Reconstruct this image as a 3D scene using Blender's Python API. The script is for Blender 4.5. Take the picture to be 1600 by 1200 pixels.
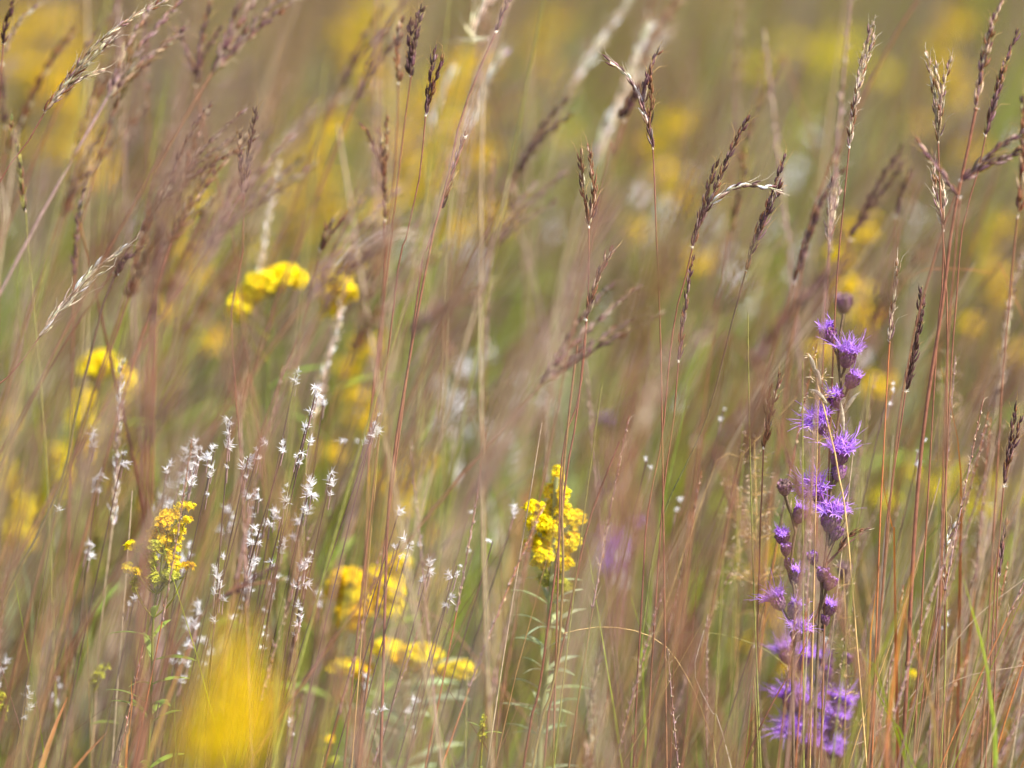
import bpy, math, random
import numpy as np
R = math.radians
for o in list(bpy.data.objects): bpy.data.objects.remove(o)
SC = bpy.context.scene
COL = SC.collection
rng = np.random.default_rng(11)
random.seed(5)

# ------------------------------------------------------------------ camera, sky, sun, exposure
CAM_Z, TILT, LENS = 1.25, 8.1, 200.0
cam = bpy.data.cameras.new('camera'); camo = bpy.data.objects.new('camera', cam); COL.objects.link(camo)
camo.location = (0, 0, CAM_Z); camo.rotation_euler = (R(90 - TILT), 0, 0)
cam.lens = LENS; cam.sensor_width = 36; cam.sensor_fit = 'HORIZONTAL'
cam.clip_start = .05; cam.clip_end = 3000
cam.dof.use_dof = True; cam.dof.focus_distance = 3.535; cam.dof.aperture_fstop = 3.6
SC.camera = camo
SUN_EL, SUN_AZ = 50, 118          # azimuth: degrees to the right of the view direction (+Y)
w = bpy.data.worlds.new('World'); SC.world = w; w.use_nodes = True
nt = w.node_tree; bg = nt.nodes['Background']
sky = nt.nodes.new('ShaderNodeTexSky'); sky.sky_type = 'NISHITA'; sky.sun_disc = False
sky.sun_elevation = R(SUN_EL); sky.sun_rotation = R(SUN_AZ); sky.dust_density = 2.5; sky.air_density = 1.0
nt.links.new(sky.outputs[0], bg.inputs[0]); bg.inputs[1].default_value = .12
sun = bpy.data.lights.new('sun', 'SUN'); suno = bpy.data.objects.new('sun', sun); COL.objects.link(suno)
sun.energy = 4.4; sun.angle = R(.6); sun.color = (1, .955, .90)
suno.rotation_euler = (R(90 - SUN_EL), 0, R(180 - SUN_AZ)); suno.location = (3, 0, 6)
SC.view_settings.view_transform = 'Standard'; SC.view_settings.look = 'None'
SC.view_settings.exposure = 1.1; SC.view_settings.gamma = 1
cy = SC.cycles
cy.use_denoising = True; cy.max_bounces = 6; cy.diffuse_bounces = 4; cy.transmission_bounces = 4
cy.use_adaptive_sampling = False; cy.caustics_reflective = False; cy.caustics_refractive = False
cy.sample_clamp_indirect = 6

# ------------------------------------------------------------------ helpers
def P(px, py, Y):
    """world point at distance Y in front of the camera along the ground, seen at pixel (px,py) of the 1600x1200 photograph"""
    k = 18 / LENS
    a, b = (px - 800) / 800 * k, (600 - py) / 800 * k
    t = R(TILT); f = np.array([0, math.cos(t), -math.sin(t)]); u = np.array([0, math.sin(t), math.cos(t)])
    d = f + a * np.array([1., 0, 0]) + b * u
    return np.array([0, 0, CAM_Z]) + d * (Y / d[1])
def PX(Y): return 2 * 18 / LENS / 1600 * Y       # metres per photograph pixel at Y
def lin(c):
    c = np.asarray(c, float) / 255
    return np.where(c < .04045, c / 12.92, ((c + .055) / 1.055) ** 2.4)
def unit(v):
    v = np.asarray(v, float); return v / (np.linalg.norm(v, axis=-1, keepdims=True) + 1e-12)
def spline(pts, n):
    p = np.asarray(pts, float)
    if len(p) == 2: return p[0] + (p[1] - p[0]) * np.linspace(0, 1, n)[:, None]
    q = np.vstack([2 * p[0] - p[1], p, 2 * p[-1] - p[-2]])
    L = np.concatenate([[0], np.cumsum(np.linalg.norm(np.diff(p, axis=0), axis=1))]); s = np.linspace(0, L[-1], n)
    out = []
    for v in s:
        i = min(np.searchsorted(L, v, side='right') - 1, len(p) - 2); t = (v - L[i]) / (L[i + 1] - L[i] + 1e-12)
        a, b, c, d = q[i], q[i + 1], q[i + 2], q[i + 3]
        out.append(.5 * (2 * b + (c - a) * t + (2 * a - 5 * b + 4 * c - d) * t * t + (3 * b - a - 3 * c + d) * t ** 3))
    return np.array(out)

class MB:
    def __init__(s): s.v, s.f, s.c, s.n = [], [], [], 0
    def add(s, v, f, c):
        v = np.asarray(v, float); s.v.append(v)
        s.f.append(np.asarray(f, int) + s.n); s.n += len(v)
        c = np.asarray(c, float); s.c.append(np.broadcast_to(c, (len(v), 3)) if c.ndim == 1 else c)
    def tube(s, pts, rad, sides=5, col=(.2, .2, .2)):
        p = np.asarray(pts, float); n = len(p); rad = np.broadcast_to(np.asarray(rad, float), (n,))
        t = unit(np.gradient(p, axis=0))
        ref = np.array([0, 1., 0]) if abs(t[:, 1]).mean() < .8 else np.array([1., 0, 0])
        a = unit(np.cross(t, ref)); b = np.cross(t, a)
        ang = np.arange(sides) * 2 * math.pi / sides
        ring = p[:, None] + rad[:, None, None] * (np.cos(ang)[None, :, None] * a[:, None] + np.sin(ang)[None, :, None] * b[:, None])
        i = np.arange(n - 1)[:, None] * sides; j = np.arange(sides)[None]; k = (j + 1) % sides
        f = np.stack([i + j, i + k, i + sides + k, i + sides + j], -1).reshape(-1, 4)
        c = np.asarray(col, float)
        if c.ndim == 2: c = np.repeat(c, sides, axis=0)
        s.add(ring.reshape(-1, 3), f, c)
    def ribbon(s, pts, wid, side, col, fold=0.0):
        p = np.asarray(pts, float); n = len(p); wid = np.broadcast_to(np.asarray(wid, float), (n,))
        t = unit(np.gradient(p, axis=0)); sd = unit(np.cross(t, np.cross(np.broadcast_to(side, p.shape), t)))
        up = np.cross(t, sd)
        v = np.stack([p - sd * wid[:, None] / 2, p + up * (wid * fold)[:, None], p + sd * wid[:, None] / 2], 1).reshape(-1, 3)
        i = np.arange(n - 1) * 3
        f = np.concatenate([np.stack([i, i + 1, i + 4, i + 3], -1), np.stack([i + 1, i + 2, i + 5, i + 4], -1)])
        c = np.asarray(col, float)
        if c.ndim == 2: c = np.repeat(c, 3, axis=0)
        s.add(v, f, c)
    def mesh(s, name, mat):
        v = np.vstack(s.v).astype(np.float32); c = np.vstack(s.c).astype(np.float32); f = np.vstack(s.f)
        me = bpy.data.meshes.new(name); me.vertices.add(len(v)); me.vertices.foreach_set('co', v.ravel())
        me.loops.add(f.size); me.loops.foreach_set('vertex_index', f.ravel().astype(np.int32))
        me.polygons.add(len(f)); me.polygons.foreach_set('loop_start', (np.arange(len(f)) * 4).astype(np.int32))
        at = me.color_attributes.new('Col', 'FLOAT_COLOR', 'POINT')
        at.data.foreach_set('color', np.hstack([np.clip(c, 0, 1), np.ones((len(c), 1), np.float32)]).astype(np.float32).ravel())
        me.update(calc_edges=True); me.polygons.foreach_set('use_smooth', np.ones(len(f), bool))
        me.materials.append(mat); return me
    def build(s, name, mat, parent=None, org=None):
        if org is not None: s.v = [v - org for v in s.v]
        return link(name, s.mesh(name, mat), parent)

def link(name, data, parent=None):
    o = bpy.data.objects.new(name, data); COL.objects.link(o)
    if parent is not None: o.parent = parent
    return o
def tag(o, label=None, cat=None, group=None, kind=None):
    for k, v in (('label', label), ('category', cat), ('group', group), ('kind', kind)):
        if v: o[k] = v
        elif k in o.keys(): del o[k]
    return o
def empty(name, loc, label, cat, group=None):
    o = link(name, None); o.location = loc; o.empty_display_size = .02
    return tag(o, label, cat, group, 'thing')
def kids(o): return [c for c in bpy.data.objects if c.parent == o]
TREE = {}
def freeze(o):                              # remember a template's tree once, copying is then cheap
    TREE[o.name] = [(c, kids(c)) for c in kids(o)]; return o
def dup(o, loc, rz=0, sc=1, label=None, group=None, sz=None):
    r = o.copy(); COL.objects.link(r); r.location = loc; r.rotation_euler = (0, 0, rz); r.scale = (sc, sc, sz or sc)
    if label: r['label'] = label
    if group: r['group'] = group
    for c, gs in TREE[o.name]:
        d = c.copy(); COL.objects.link(d); d.parent = r
        for g in gs:
            e = g.copy(); COL.objects.link(e); e.parent = d
    return r

def mat(name, rough=.6, trans=.3, spec=.3, vary=.25, scale=260, sheen=0):
    m = bpy.data.materials.new(name); m.use_nodes = True; n = m.node_tree; n.nodes.clear()
    out = n.nodes.new('ShaderNodeOutputMaterial'); at = n.nodes.new('ShaderNodeAttribute'); at.attribute_name = 'Col'
    tc = n.nodes.new('ShaderNodeTexCoord'); no = n.nodes.new('ShaderNodeTexNoise'); no.inputs['Scale'].default_value = scale
    no.inputs['Detail'].default_value = 2
    mr = n.nodes.new('ShaderNodeMapRange'); mr.inputs['From Min'].default_value = .3; mr.inputs['From Max'].default_value = .7
    mr.inputs['To Min'].default_value = 1 - vary; mr.inputs['To Max'].default_value = 1 + vary
    mx = n.nodes.new('ShaderNodeVectorMath'); mx.operation = 'SCALE'
    pb = n.nodes.new('ShaderNodeBsdfPrincipled'); pb.inputs['Roughness'].default_value = rough
    pb.inputs['Specular IOR Level'].default_value = spec
    n.links.new(tc.outputs['Object'], no.inputs['Vector']); n.links.new(no.outputs[0], mr.inputs['Value'])
    n.links.new(at.outputs['Color'], mx.inputs[0]); n.links.new(mr.outputs[0], mx.inputs['Scale'])
    n.links.new(mx.outputs[0], pb.inputs['Base Color'])
    if trans:
        tr = n.nodes.new('ShaderNodeBsdfTranslucent'); ms = n.nodes.new('ShaderNodeMixShader'); ms.inputs[0].default_value = trans
        n.links.new(mx.outputs[0], tr.inputs['Color']); n.links.new(pb.outputs[0], ms.inputs[1]); n.links.new(tr.outputs[0], ms.inputs[2])
        n.links.new(ms.outputs[0], out.inputs[0])
    else: n.links.new(pb.outputs[0], out.inputs[0])
    return m
M = dict(stem=mat('dry_stem', .5, .0, .45), seed=mat('seed_chaff', .6, .25, .3, .35, 500), leaf=mat('blade', .5, .4, .4, .2, 120),
         yellow=mat('yellow_petals', .6, .35, .2, .2, 400), purple=mat('purple_petals', .6, .4, .25, .18, 500),
         bract=mat('bracts', .55, .1, .35, .3, 600), fluff=mat('white_hairs', .7, .45, .2, .04), field=mat('field_grass', .55, .35, .35, .2, 60))

C = {k: lin(v) for k, v in dict(
    red=(134, 86, 66), brown=(138, 96, 68), dark=(92, 66, 60), mauve=(158, 128, 124), tan=(190, 166, 138), pale=(226, 212, 188),
    olive=(140, 134, 70), green=(132, 150, 58), lime=(170, 190, 40), purple=(110, 76, 80), orange=(216, 140, 58), white=(250, 248, 248),
    gold=(255, 232, 14), amber=(252, 212, 10), budgreen=(196, 196, 60), liat=(208, 156, 250), liatd=(166, 92, 208), sage=(176, 190, 140),
    grey=(176, 164, 164), deep=(254, 220, 8), straw=(210, 174, 112), copper=(178, 110, 66)).items()}
def jit(c, a=.12): return np.clip(np.asarray(c) * (1 + rng.uniform(-a, a, 3) * .5 + rng.uniform(-a, a)), 0, 1)

# ------------------------------------------------------------------ plant pieces
def to_ground(pts):
    """carry a stem (top to bottom, world points) on down to the soil"""
    p = [np.array(q) for q in pts]; d = p[-1] - p[-2]; d = d / max(-d[2], 1e-3); d[0] = np.clip(d[0], -.5, .5)
    z = p[-1][2]
    p.append(p[-1] + np.array([d[0] * z * .3, 0, -z * .5])); p.append(np.array([p[-1][0] + d[0] * z * .1, p[-1][1] + .01, 0.0]))
    return np.array(p)
def spikelets(mb, path, cols, step=.0036, ln=.0092, r=.00063, out=.30, awn=.008, hair=0, awncol=None, bulge=1.0, awnp=.9):
    n = max(8, int(np.linalg.norm(np.diff(path, axis=0), axis=1).sum() / .002)); p = spline(path, n); t = unit(np.gradient(p, axis=0))
    L = np.linalg.norm(np.diff(p, axis=0), axis=1).sum(); m = max(4, int(L / step))
    mb.tube(p, np.linspace(.0006, .0003, n), 4, jit(cols[0]))
    ph = rng.uniform(0, 6.28)
    prof = np.array([.45, 1, .9, .5, .06]); out *= .5
    for i in range(m):
        u = i / m; k = min(int(u * (n - 1)), n - 1); tt = t[k]
        a = unit(np.cross(tt, [0.1, 1, 0.2])); b = np.cross(tt, a); an = ph + i * 2.4 + rng.normal(0, .4)
        for q in range(2):
            an2 = an + q * 1.1; o = math.cos(an2) * a + math.sin(an2) * b
            d = unit(tt + o * (out + rng.normal(0, .09)) * (1 + .6 * q))
            l = ln * rng.uniform(.75, 1.15) * (1 if q == 0 else .75) * (1 - .35 * u); rr = r * rng.uniform(.75, 1.2) * bulge
            s0 = p[k] + o * rr * .8
            pts = s0 + d * (np.array([0, .25, .5, .8, 1]) * l)[:, None] + o * (np.array([0, .2, .3, .2, 0]) * l * .2)[:, None]
            c = jit(cols[rng.integers(len(cols))], .25)
            mb.tube(pts, prof * rr, 4, np.array([c, c, c * 1.0, c * 1.15, c * 1.3]))
            if q == 0 and awn and rng.random() < awnp:
                e = pts[-1]; o2 = unit(o * rng.uniform(.2, 1.0) + tt * .8 + rng.normal(0, .25, 3)); la = awn * rng.uniform(.5, 1.5)
                mb.tube([e, e + unit(d + .3 * o2) * la * .45, e + unit(d + .3 * o2) * la * .45 + o2 * la * .55], [.00022, .00017, .00007], 3, awncol if awncol is not None else C['tan'])
        for _ in range(hair):
            o = unit(rng.normal(0, 1, 3)); d = unit(tt * .9 + o * .8); s0 = p[k]
            mb.tube([s0, s0 + d * rng.uniform(.002, .005)], [.00016, .00005], 3, C['white'] * .9)
PAL = dict(purple=['purple', 'dark', 'purple', 'mauve', 'brown'], brown=['brown', 'dark', 'brown', 'red', 'tan'], tan=['tan', 'pale', 'brown', 'mauve', 'tan'],
           pale=['pale', 'pale', 'tan', 'white'], mauve=['mauve', 'brown', 'purple', 'tan'], dark=['dark', 'purple', 'dark'], olive=['olive', 'brown', 'dark'], silver=['pale', 'purple', 'white', 'mauve'])
def grass_leaf(mb, start, d, length, width, col, droop=.4, n=9, tipcol=None):
    t = np.linspace(0, 1, n); d = unit(d)
    pts = np.asarray(start) + d * (t * length)[:, None] + np.array([d[0] * .3, d[1] * .3, -1]) * (droop * length * t ** 2.2)[:, None]
    c = np.asarray(col); tc = c if tipcol is None else tipcol
    mb.ribbon(pts, width * np.clip(np.sin(np.pi * (t * .8 + .2)) ** .7, .02, 1), [rng.normal(), rng.normal() * .3, .2], c + (tc - c) * t[:, None] ** 1.5, .12)

def stalk(stem, spikes, Y=3.5, col='brown', scol=('red', 'brown', 'olive'), sr=.0009, label='', group=None, awn=.008, hair=0, leaves=0, bulge=1.0,
          out=.28, name='bluestem_grass', step=.0034, node=True, dys=None, ln=.0092, palcol=None):
    W = to_ground([P(x, y, Y + (dys[i] if dys else 0)) for i, (x, y) in enumerate(stem)])
    root = empty(name, W[-1], label, 'grass stalk', group); org = W[-1]
    sr *= .68; n = 46; p = spline(W, n); t = np.linspace(0, 1, n)[:, None]
    c3 = [C[k] for k in scol]; cc = np.where(t < .4, c3[0] + (c3[1] - c3[0]) * t / .4, c3[1] + (c3[2] - c3[1]) * (t - .4) / .6)
    mb = MB(); mb.tube(p, np.linspace(sr * .75, sr * 1.5, n), 6, cc)
    for k in (17, 29):                                   # swollen joints
        mb.tube(spline([p[k] - (p[k] - p[k + 1]) * .12, p[k], p[k] + (p[k] - p[k + 1]) * .12], 5), np.array([1, 1.15, 1.3, 1.15, 1]) * sr * 1.15, 6, C['brown'])
    if node and spikes:                                  # pale collar under the head
        d = unit(p[0] - p[1]); mb.tube([p[0] - d * .0008, p[0], p[0] + d * .001], [sr, sr * 1.25, sr * .6], 6, C[rng.choice(['pale', 'tan', 'brown'])])
        for _ in range(rng.integers(0, 7)):
            o = unit(rng.normal(0, 1, 3)); mb.tube([p[0], p[0] + unit(d + o) * .0025], [.0002, .00008], 3, C['white'])
    mb.build('stem', M['stem'], root, org)
    for k, sp in enumerate(spikes):
        cn = col if isinstance(col, str) else col[k % len(col)]
        dy = rng.uniform(-.008, .008); a = [P(x, y, Y + dy * i / max(1, len(sp) - 1)) for i, (x, y) in enumerate(sp)]
        mb = MB(); pal = [C[q] for q in PAL[cn]]
        spikelets(mb, np.array(a), pal, step=step, awn=awn, hair=hair, bulge=bulge, out=out, ln=ln, awncol=C['pale'] if hair or cn in ('tan', 'pale', 'silver') else C['straw'])
        mb.build('seed_spike', M['seed'], root, org)
    for _ in range(leaves):
        k = rng.integers(16, 38); mb = MB(); c = jit(C[rng.choice(['green', 'olive', 'copper', 'straw'])], .2)
        grass_leaf(mb, p[k], unit([rng.normal(.25, .3), rng.normal(0, .3), 1]), rng.uniform(.12, .24), rng.uniform(.003, .005), c, rng.uniform(.1, .5), 11, jit(C['copper']))
        mb.build('leaf', M['leaf'], root, org)
    return root

def tuft_mesh(i):
    mb = MB(); r = np.random.default_rng(100 + i)
    for k in range(30):
        d = unit([r.normal(.15, .7), r.normal(0, .7), r.uniform(.1, 1.1)]); l = r.uniform(.002, .0052)
        s = np.array([0, 0, r.uniform(-.002, .002)]); b = unit(r.normal(0, 1, 3)) * l * .22
        mb.ribbon([s, s + d * l * .5 + b * .5, s + d * l + b], [.00052, .00052, .0001], r.normal(0, 1, 3), C['white'])
    return mb.mesh('seed_tuft', M['fluff'])
TUFTS = [tuft_mesh(i) for i in range(7)]
def tuft_grass(x, y, n=4, Y=3.5, label='', group=None, lean=.28, spread=10, size=1.0, L=None):
    """thin dark stem leaning with the wind, white seed tufts up its top; (x,y) is the topmost tuft"""
    top = P(x, y, Y); hh = top[2]
    T = np.linspace(0, 1, 6)[:, None]; base = np.array([top[0] - lean * hh * .55 + rng.normal(0, .01), Y + rng.normal(0, .02), 0])
    W = base + (top - base) * np.hstack([T ** 1.5, T, T])
    root = empty('tufted_grass', base, label, 'grass stalk', group)
    p = spline(W, 30); mb = MB(); c = C['dark'] + (C['olive'] - C['dark']) * np.linspace(1, 0, 30)[:, None] ** 1.2
    mb.tube(p, np.linspace(.0008, .0004, 30), 5, c); 
    d = p[-1] - p[-2]; px = PX(Y)
    for i in range(n):
        s = i * spread * px * rng.uniform(.5, 1.7); q = p[-1] - unit(d) * s + np.array([rng.normal(0, 4.5), rng.normal(0, 4), 0]) * px
        if i: mb.tube([q, q - unit(d) * .008 + np.array([0, 0, -.002])], [.0003, .0004], 4, C['mauve'])
        o = link('seed_tuft', TUFTS[rng.integers(len(TUFTS))], root); o.location = q - base
        o.rotation_euler = (rng.normal(0, .6), rng.normal(.3, .7), rng.uniform(0, 6.28)); k = size * .88 * rng.uniform(.45, 1.2); o.scale = (k, k, k)
    mb.build('stem', M['stem'], root, base)
    return root

def flower_tpl(r, npet=8, l=.0026, up=.5):
    V, F, K = [], [], []; n = 0
    for i in range(npet):
        a = i * 6.283 / npet + r.normal(0, .15); o = np.array([math.cos(a), math.sin(a), 0]); s = np.array([-o[1], o[0], 0]); ll = l * r.uniform(.75, 1.15)
        e = o * ll + np.array([0, 0, up * ll]); m = e * .55 + np.array([0, 0, .1 * ll])
        V += [o * .0001 - s * .0002, o * .0001 + s * .0002, m + s * .00045, m - s * .00045, e + s * .00022, e - s * .00022]
        F += [[n, n + 1, n + 2, n + 3], [n + 3, n + 2, n + 4, n + 5]]; K += [.8, .8, 1, 1, 1.05, 1.05]; n += 6
    for i in range(5):                                  # green cup and domed centre
        a, b = i * 1.2566, (i + 1) * 1.2566
        V += [[0, 0, -.0016], [math.cos(a) * .0006, math.sin(a) * .0006, 0], [math.cos(b) * .0006, math.sin(b) * .0006, 0], [0, 0, .0013]]
        F += [[n, n + 1, n + 3, n + 2]]; K += [-1, .75, .75, .85]; n += 4
    return np.array(V), np.array(F), np.array(K)
FT = [flower_tpl(np.random.default_rng(i)) for i in range(5)]
def put_flower(mb, pos, nrm, s, col):
    v, f, k = FT[rng.integers(5)]; z = unit(nrm); x = unit(np.cross(z, rng.normal(0, 1, 3))); y = np.cross(z, x)
    c = np.where(k[:, None] < 0, C['budgreen'] * .6, col * np.abs(k)[:, None])
    mb.add(pos + (v * s) @ np.array([x, y, z]), f, c)
def cluster(mb, cen, rx, rz, n, col=None, s=1.0, axis=None, attach=None):
    """a dense head of small yellow flowers round a branchlet"""
    if attach is not None:
        q = spline([attach, (attach + cen) / 2 + np.array([0, 0, -.15 * np.linalg.norm(cen - attach)]), cen], 8); mb.tube(q, np.linspace(.0006, .0004, 8), 4, C['budgreen'] * .6)
    for i in range(n):
        d = unit(rng.normal(0, 1, 3) * np.array([1, 1, .8]) + np.array([0, 0, .35])); rr = rng.uniform(.3, 1.3)
        pos = cen + d * np.array([rx, rx, rz]) * rr
        c = jit(col if col is not None else (C['gold'] if rng.random() < .8 else C['amber']), .1)
        put_flower(mb, pos, d + np.array([0, 0, .6]) + rng.normal(0, .4, 3), s * .74 * rng.uniform(.7, 1.25), c)
        if i % 3 == 0: mb.tube([cen + d * .2 * rx, pos], [.0003, .0002], 3, C['budgreen'] * .6)
def goldenrod(Y, stem, clusters, label, s=1.0, leaves=14, leafcol='green', leaflen=.05, group=None, dens=1.0, sr=.0016, name='goldenrod_plant', leafpx=(-.1, .35)):
    W = to_ground([P(x, y, Y) for x, y in stem]); org = W[-1]; root = empty(name, org, label, 'wildflower', group)
    p = spline(W, 50); mb = MB(); mb.tube(p, np.linspace(sr * .4, sr, 50), 6, jit((C['olive'] + C[leafcol]) / 2)); mb.build('stem', M['leaf'], root, org)
    px = PX(Y)
    for cl in clusters:
        x, y, rx, ry = cl[:4]; dy = rng.uniform(-.6, .6) * 25 * px; cen = P(x, y, Y + dy)
        lower = [q for q in p if q[2] < cen[2] - .004] or [p[-1]]
        at = min(lower, key=lambda q: abs(np.linalg.norm(q - cen) - 1.3 * abs(q[0] - cen[0]) - .01)); mb = MB()
        n = int(dens * max(10, rx * ry * .55)); cluster(mb, cen, rx * px, ry * px, n, C[cl[4]] if len(cl) > 4 else None, s, attach=at)
        mb.build('flower_cluster', M['yellow'], root, org)
    for i in range(leaves):
        u = leafpx[0] + (leafpx[1] - leafpx[0]) * (i + .5) / leaves; k = max(1, int(8 + u * 38)); a = i * 2.4
        mb = MB(); c = jit(C[leafcol], .2); L = leaflen * rng.uniform(.7, 1.2); tt = np.linspace(0, 1, 9)
        d = np.array([math.cos(a), math.sin(a) * .9, rng.uniform(.3, 1.1)]); pts = p[min(k, 49)] + unit(d) * (tt * L)[:, None] + np.array([0, 0, -.35 * L]) * (tt ** 2)[:, None]
        mb.ribbon(pts, .0065 * np.sin(np.pi * np.clip(tt * .93 + .06, 0, 1)) ** .8 * L / .05, [-d[1], d[0], .3], c, .15)
        mb.build('leaf', M['leaf'], root, org)
    return root

def liatris_head(kind, seed):
    """(bract cup, florets) meshes; the cup stands on the origin and opens to +Z, about 13 mm tall"""
    r = np.random.default_rng(seed); mb = MB(); H = .0115; Rm = .0050 if kind != 'closed' else .0044
    zz = np.linspace(0, H, 9); pr = Rm * np.sin(np.clip(zz / H * 2.3 + .35, 0, 2.65)) ** .8
    cup = C['liatd'] * .18 + C['purple'] * .9 + C['olive'] * .3 + C['mauve'] * .15
    mb.tube(np.stack([zz * 0, zz * 0, zz], 1), pr, 10, cup * .7)
    for row in range(7):
        for k in range(8):
            a = k * .785 + row * .39 + r.normal(0, .08); z = H * (.04 + row / 7 * .8); rad = np.interp(z, zz, pr) * 1.02
            o = np.array([math.cos(a), math.sin(a), 0]); base = o * rad * .9 + np.array([0, 0, z]); L = .0034 * r.uniform(.85, 1.15)
            flare = .0007 + .0007 * r.random(); pts = [base, base + [0, 0, L * .5] + o * flare, base + [0, 0, L] + o * flare * .6]
            c = (C['purple'] * .9 + C['liatd'] * (.1 + row * .07)) * r.uniform(.8, 1.25)
            c = c if r.random() < .75 else C['mauve'] * .9
            mb.ribbon(pts, [.0026, .0030, .0012], [-o[1], o[0], 0], np.array([cup * .8, c, c * 1.4 + .02]), .35)
    if kind == 'dry':
        mb.c = [c * .6 + C['tan'] * .35 for c in mb.c]
    bm = mb.mesh('bract_cup', M['bract'])
    mb = MB()
    n = dict(open=34, half=24, closed=10, dry=12)[kind]; ln = dict(open=.0100, half=.0055, closed=.003, dry=.004)[kind]
    for i in range(n):
        a = i * 2.4; q = math.sqrt((i + .5) / n); o = np.array([math.cos(a), math.sin(a), 0]); s0 = o * q * Rm * .75 + np.array([0, 0, H * .78])
        tilt = q * (1.0 if kind == 'open' else .35) + r.normal(0, .12); d = unit(np.array([0, 0, 1]) + o * math.tan(min(max(tilt, 0), 1.15)))
        L = ln * r.uniform(.6, 1.15); c = jit(C['liat'] if r.random() < .7 else C['liatd'], .15)
        if kind == 'dry': c = C['mauve'] * .9
        m = s0 + d * L * .5; mb.tube([s0, m], [.0004, .0006], 4, c * .8)
        for j in range(5):                                # narrow curling lobes
            b = j * 1.2566 + r.uniform(0, 1); x = unit(np.cross(d, [.3, .8, .1])); y = np.cross(d, x); oo = math.cos(b) * x + math.sin(b) * y
            l2 = L * .45 * r.uniform(.7, 1.2); mb.ribbon([m, m + d * l2 * .6 + oo * l2 * .35, m + d * l2 * .8 + oo * l2 * .95], [.0006, .0006, .0002], np.cross(d, oo), c)
        if kind in ('open', 'half'):
            for j in range(2):                            # long thread-like styles
                oo = unit(r.normal(0, 1, 3)); l2 = L * r.uniform(.7, 1.1); b0 = m; b1 = m + d * l2 * .6 + oo * l2 * .25; b2 = b1 + d * l2 * .35 + oo * l2 * .45
                mb.ribbon(spline([b0, b1, b2], 5), [.0004, .0004, .0004, .00035, .0002], np.cross(d, oo), C['liat'] * r.uniform(.9, 1.15))
    return bm, mb.mesh('florets', M['purple'])
LH = {k: [liatris_head(k, 10 * j + hash_) for j in range(4)] for hash_, k in enumerate(('open', 'half', 'closed', 'dry'))}
def liatris(Y, stem, heads, label, leaves=(), sr=.0011):
    W = to_ground([P(x, y, Y) for x, y in stem]); org = W[-1]; root = empty('blazing_star', org, label, 'wildflower')
    p = spline(W, 60); mb = MB(); mb.tube(p, np.linspace(sr * .7, sr * 1.5, 60), 6, C['purple'] * .6 + C['olive'] * .3); px = PX(Y)
    for i, (x, y, kind, ang, s) in enumerate(heads):
        cen = P(x, y, Y + rng.uniform(-6, 6) * px); a = R(ang); d = unit([math.sin(a), rng.normal(0, .25) - .12, math.cos(a)])
        bm, fm = LH[kind][i % 4]; k = s * .88; H = .0115 * k
        b = cen - d * H * (.75 if kind in ('open', 'half') else .55)
        f = link('flower_head', bm, root); f.location = b - org; f.scale = (k, k, k)
        z = d; xx = unit(np.cross([.2, 1, .1], z)); yy = np.cross(z, xx)
        import mathutils
        f.rotation_mode = 'QUATERNION'; f.rotation_quaternion = mathutils.Matrix([[xx[j], yy[j], z[j]] for j in range(3)]).to_quaternion()
        link('florets', fm, f)
        low = p[p[:, 2] < b[2] - .001]; at = low[np.argmin(np.linalg.norm(low - (b + np.array([0, 0, -.004])), axis=1))] if len(low) else p[-1]
        mb.tube(spline([at, (at + b) / 2 + np.array([0, 0, -.0015]), b + d * .001], 6), [.0008, .0008, .0008, .0009, .001, .0013], 5, C['purple'] * .6 + C['olive'] * .3)
        # a small bract leaf under each head
        if i % 2 == 0: grass_leaf(mb, at, [rng.normal(0, 1), rng.normal(0, .6), .8], .012, .0014, C['purple'] * .5 + C['olive'] * .5, .2, 5)
    mb.build('stem', M['bract'], root, org)
    for (x, y, x2, y2) in leaves:
        mb = MB(); a, b = P(x, y, Y), P(x2, y2, Y + rng.uniform(-.01, .01)); t = np.linspace(0, 1, 8)
        mb.ribbon(a + (b - a) * t[:, None] + np.array([0, 0, .06 * np.linalg.norm(b - a)]) * (np.sin(t * np.pi))[:, None], .0019 * (1 - t * .8), [0, .6, 1], C['purple'] * .5 + C['brown'] * .4, .1)
        mb.build('leaf', M['leaf'], root, org)
    return root

def blade(pts, Y, wpx, col, label, col2=None, group=None, name='grass_blade'):
    W = to_ground([P(x, y, Y) for x, y in pts]); org = W[-1]; p = spline(W, 34); t = np.linspace(0, 1, 34)
    wd = wpx * PX(Y) * np.clip(np.minimum(t * 5 + .06, 1) * (1 - .3 * t), .05, 1); mb = MB()
    a, b = C[col], C[col2 or col]; mb.ribbon(p, wd, [1, rng.uniform(-.9, .9), 0], a + (b - a) * np.clip(t[:, None] * (12 if 'tip' in label else 5), 0, 1) ** 1.5, .2)
    o = mb.build(name, M['leaf'], None, org); o.location = org; return tag(o, label, 'grass blade', group, 'thing')

exec_order = []
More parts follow.
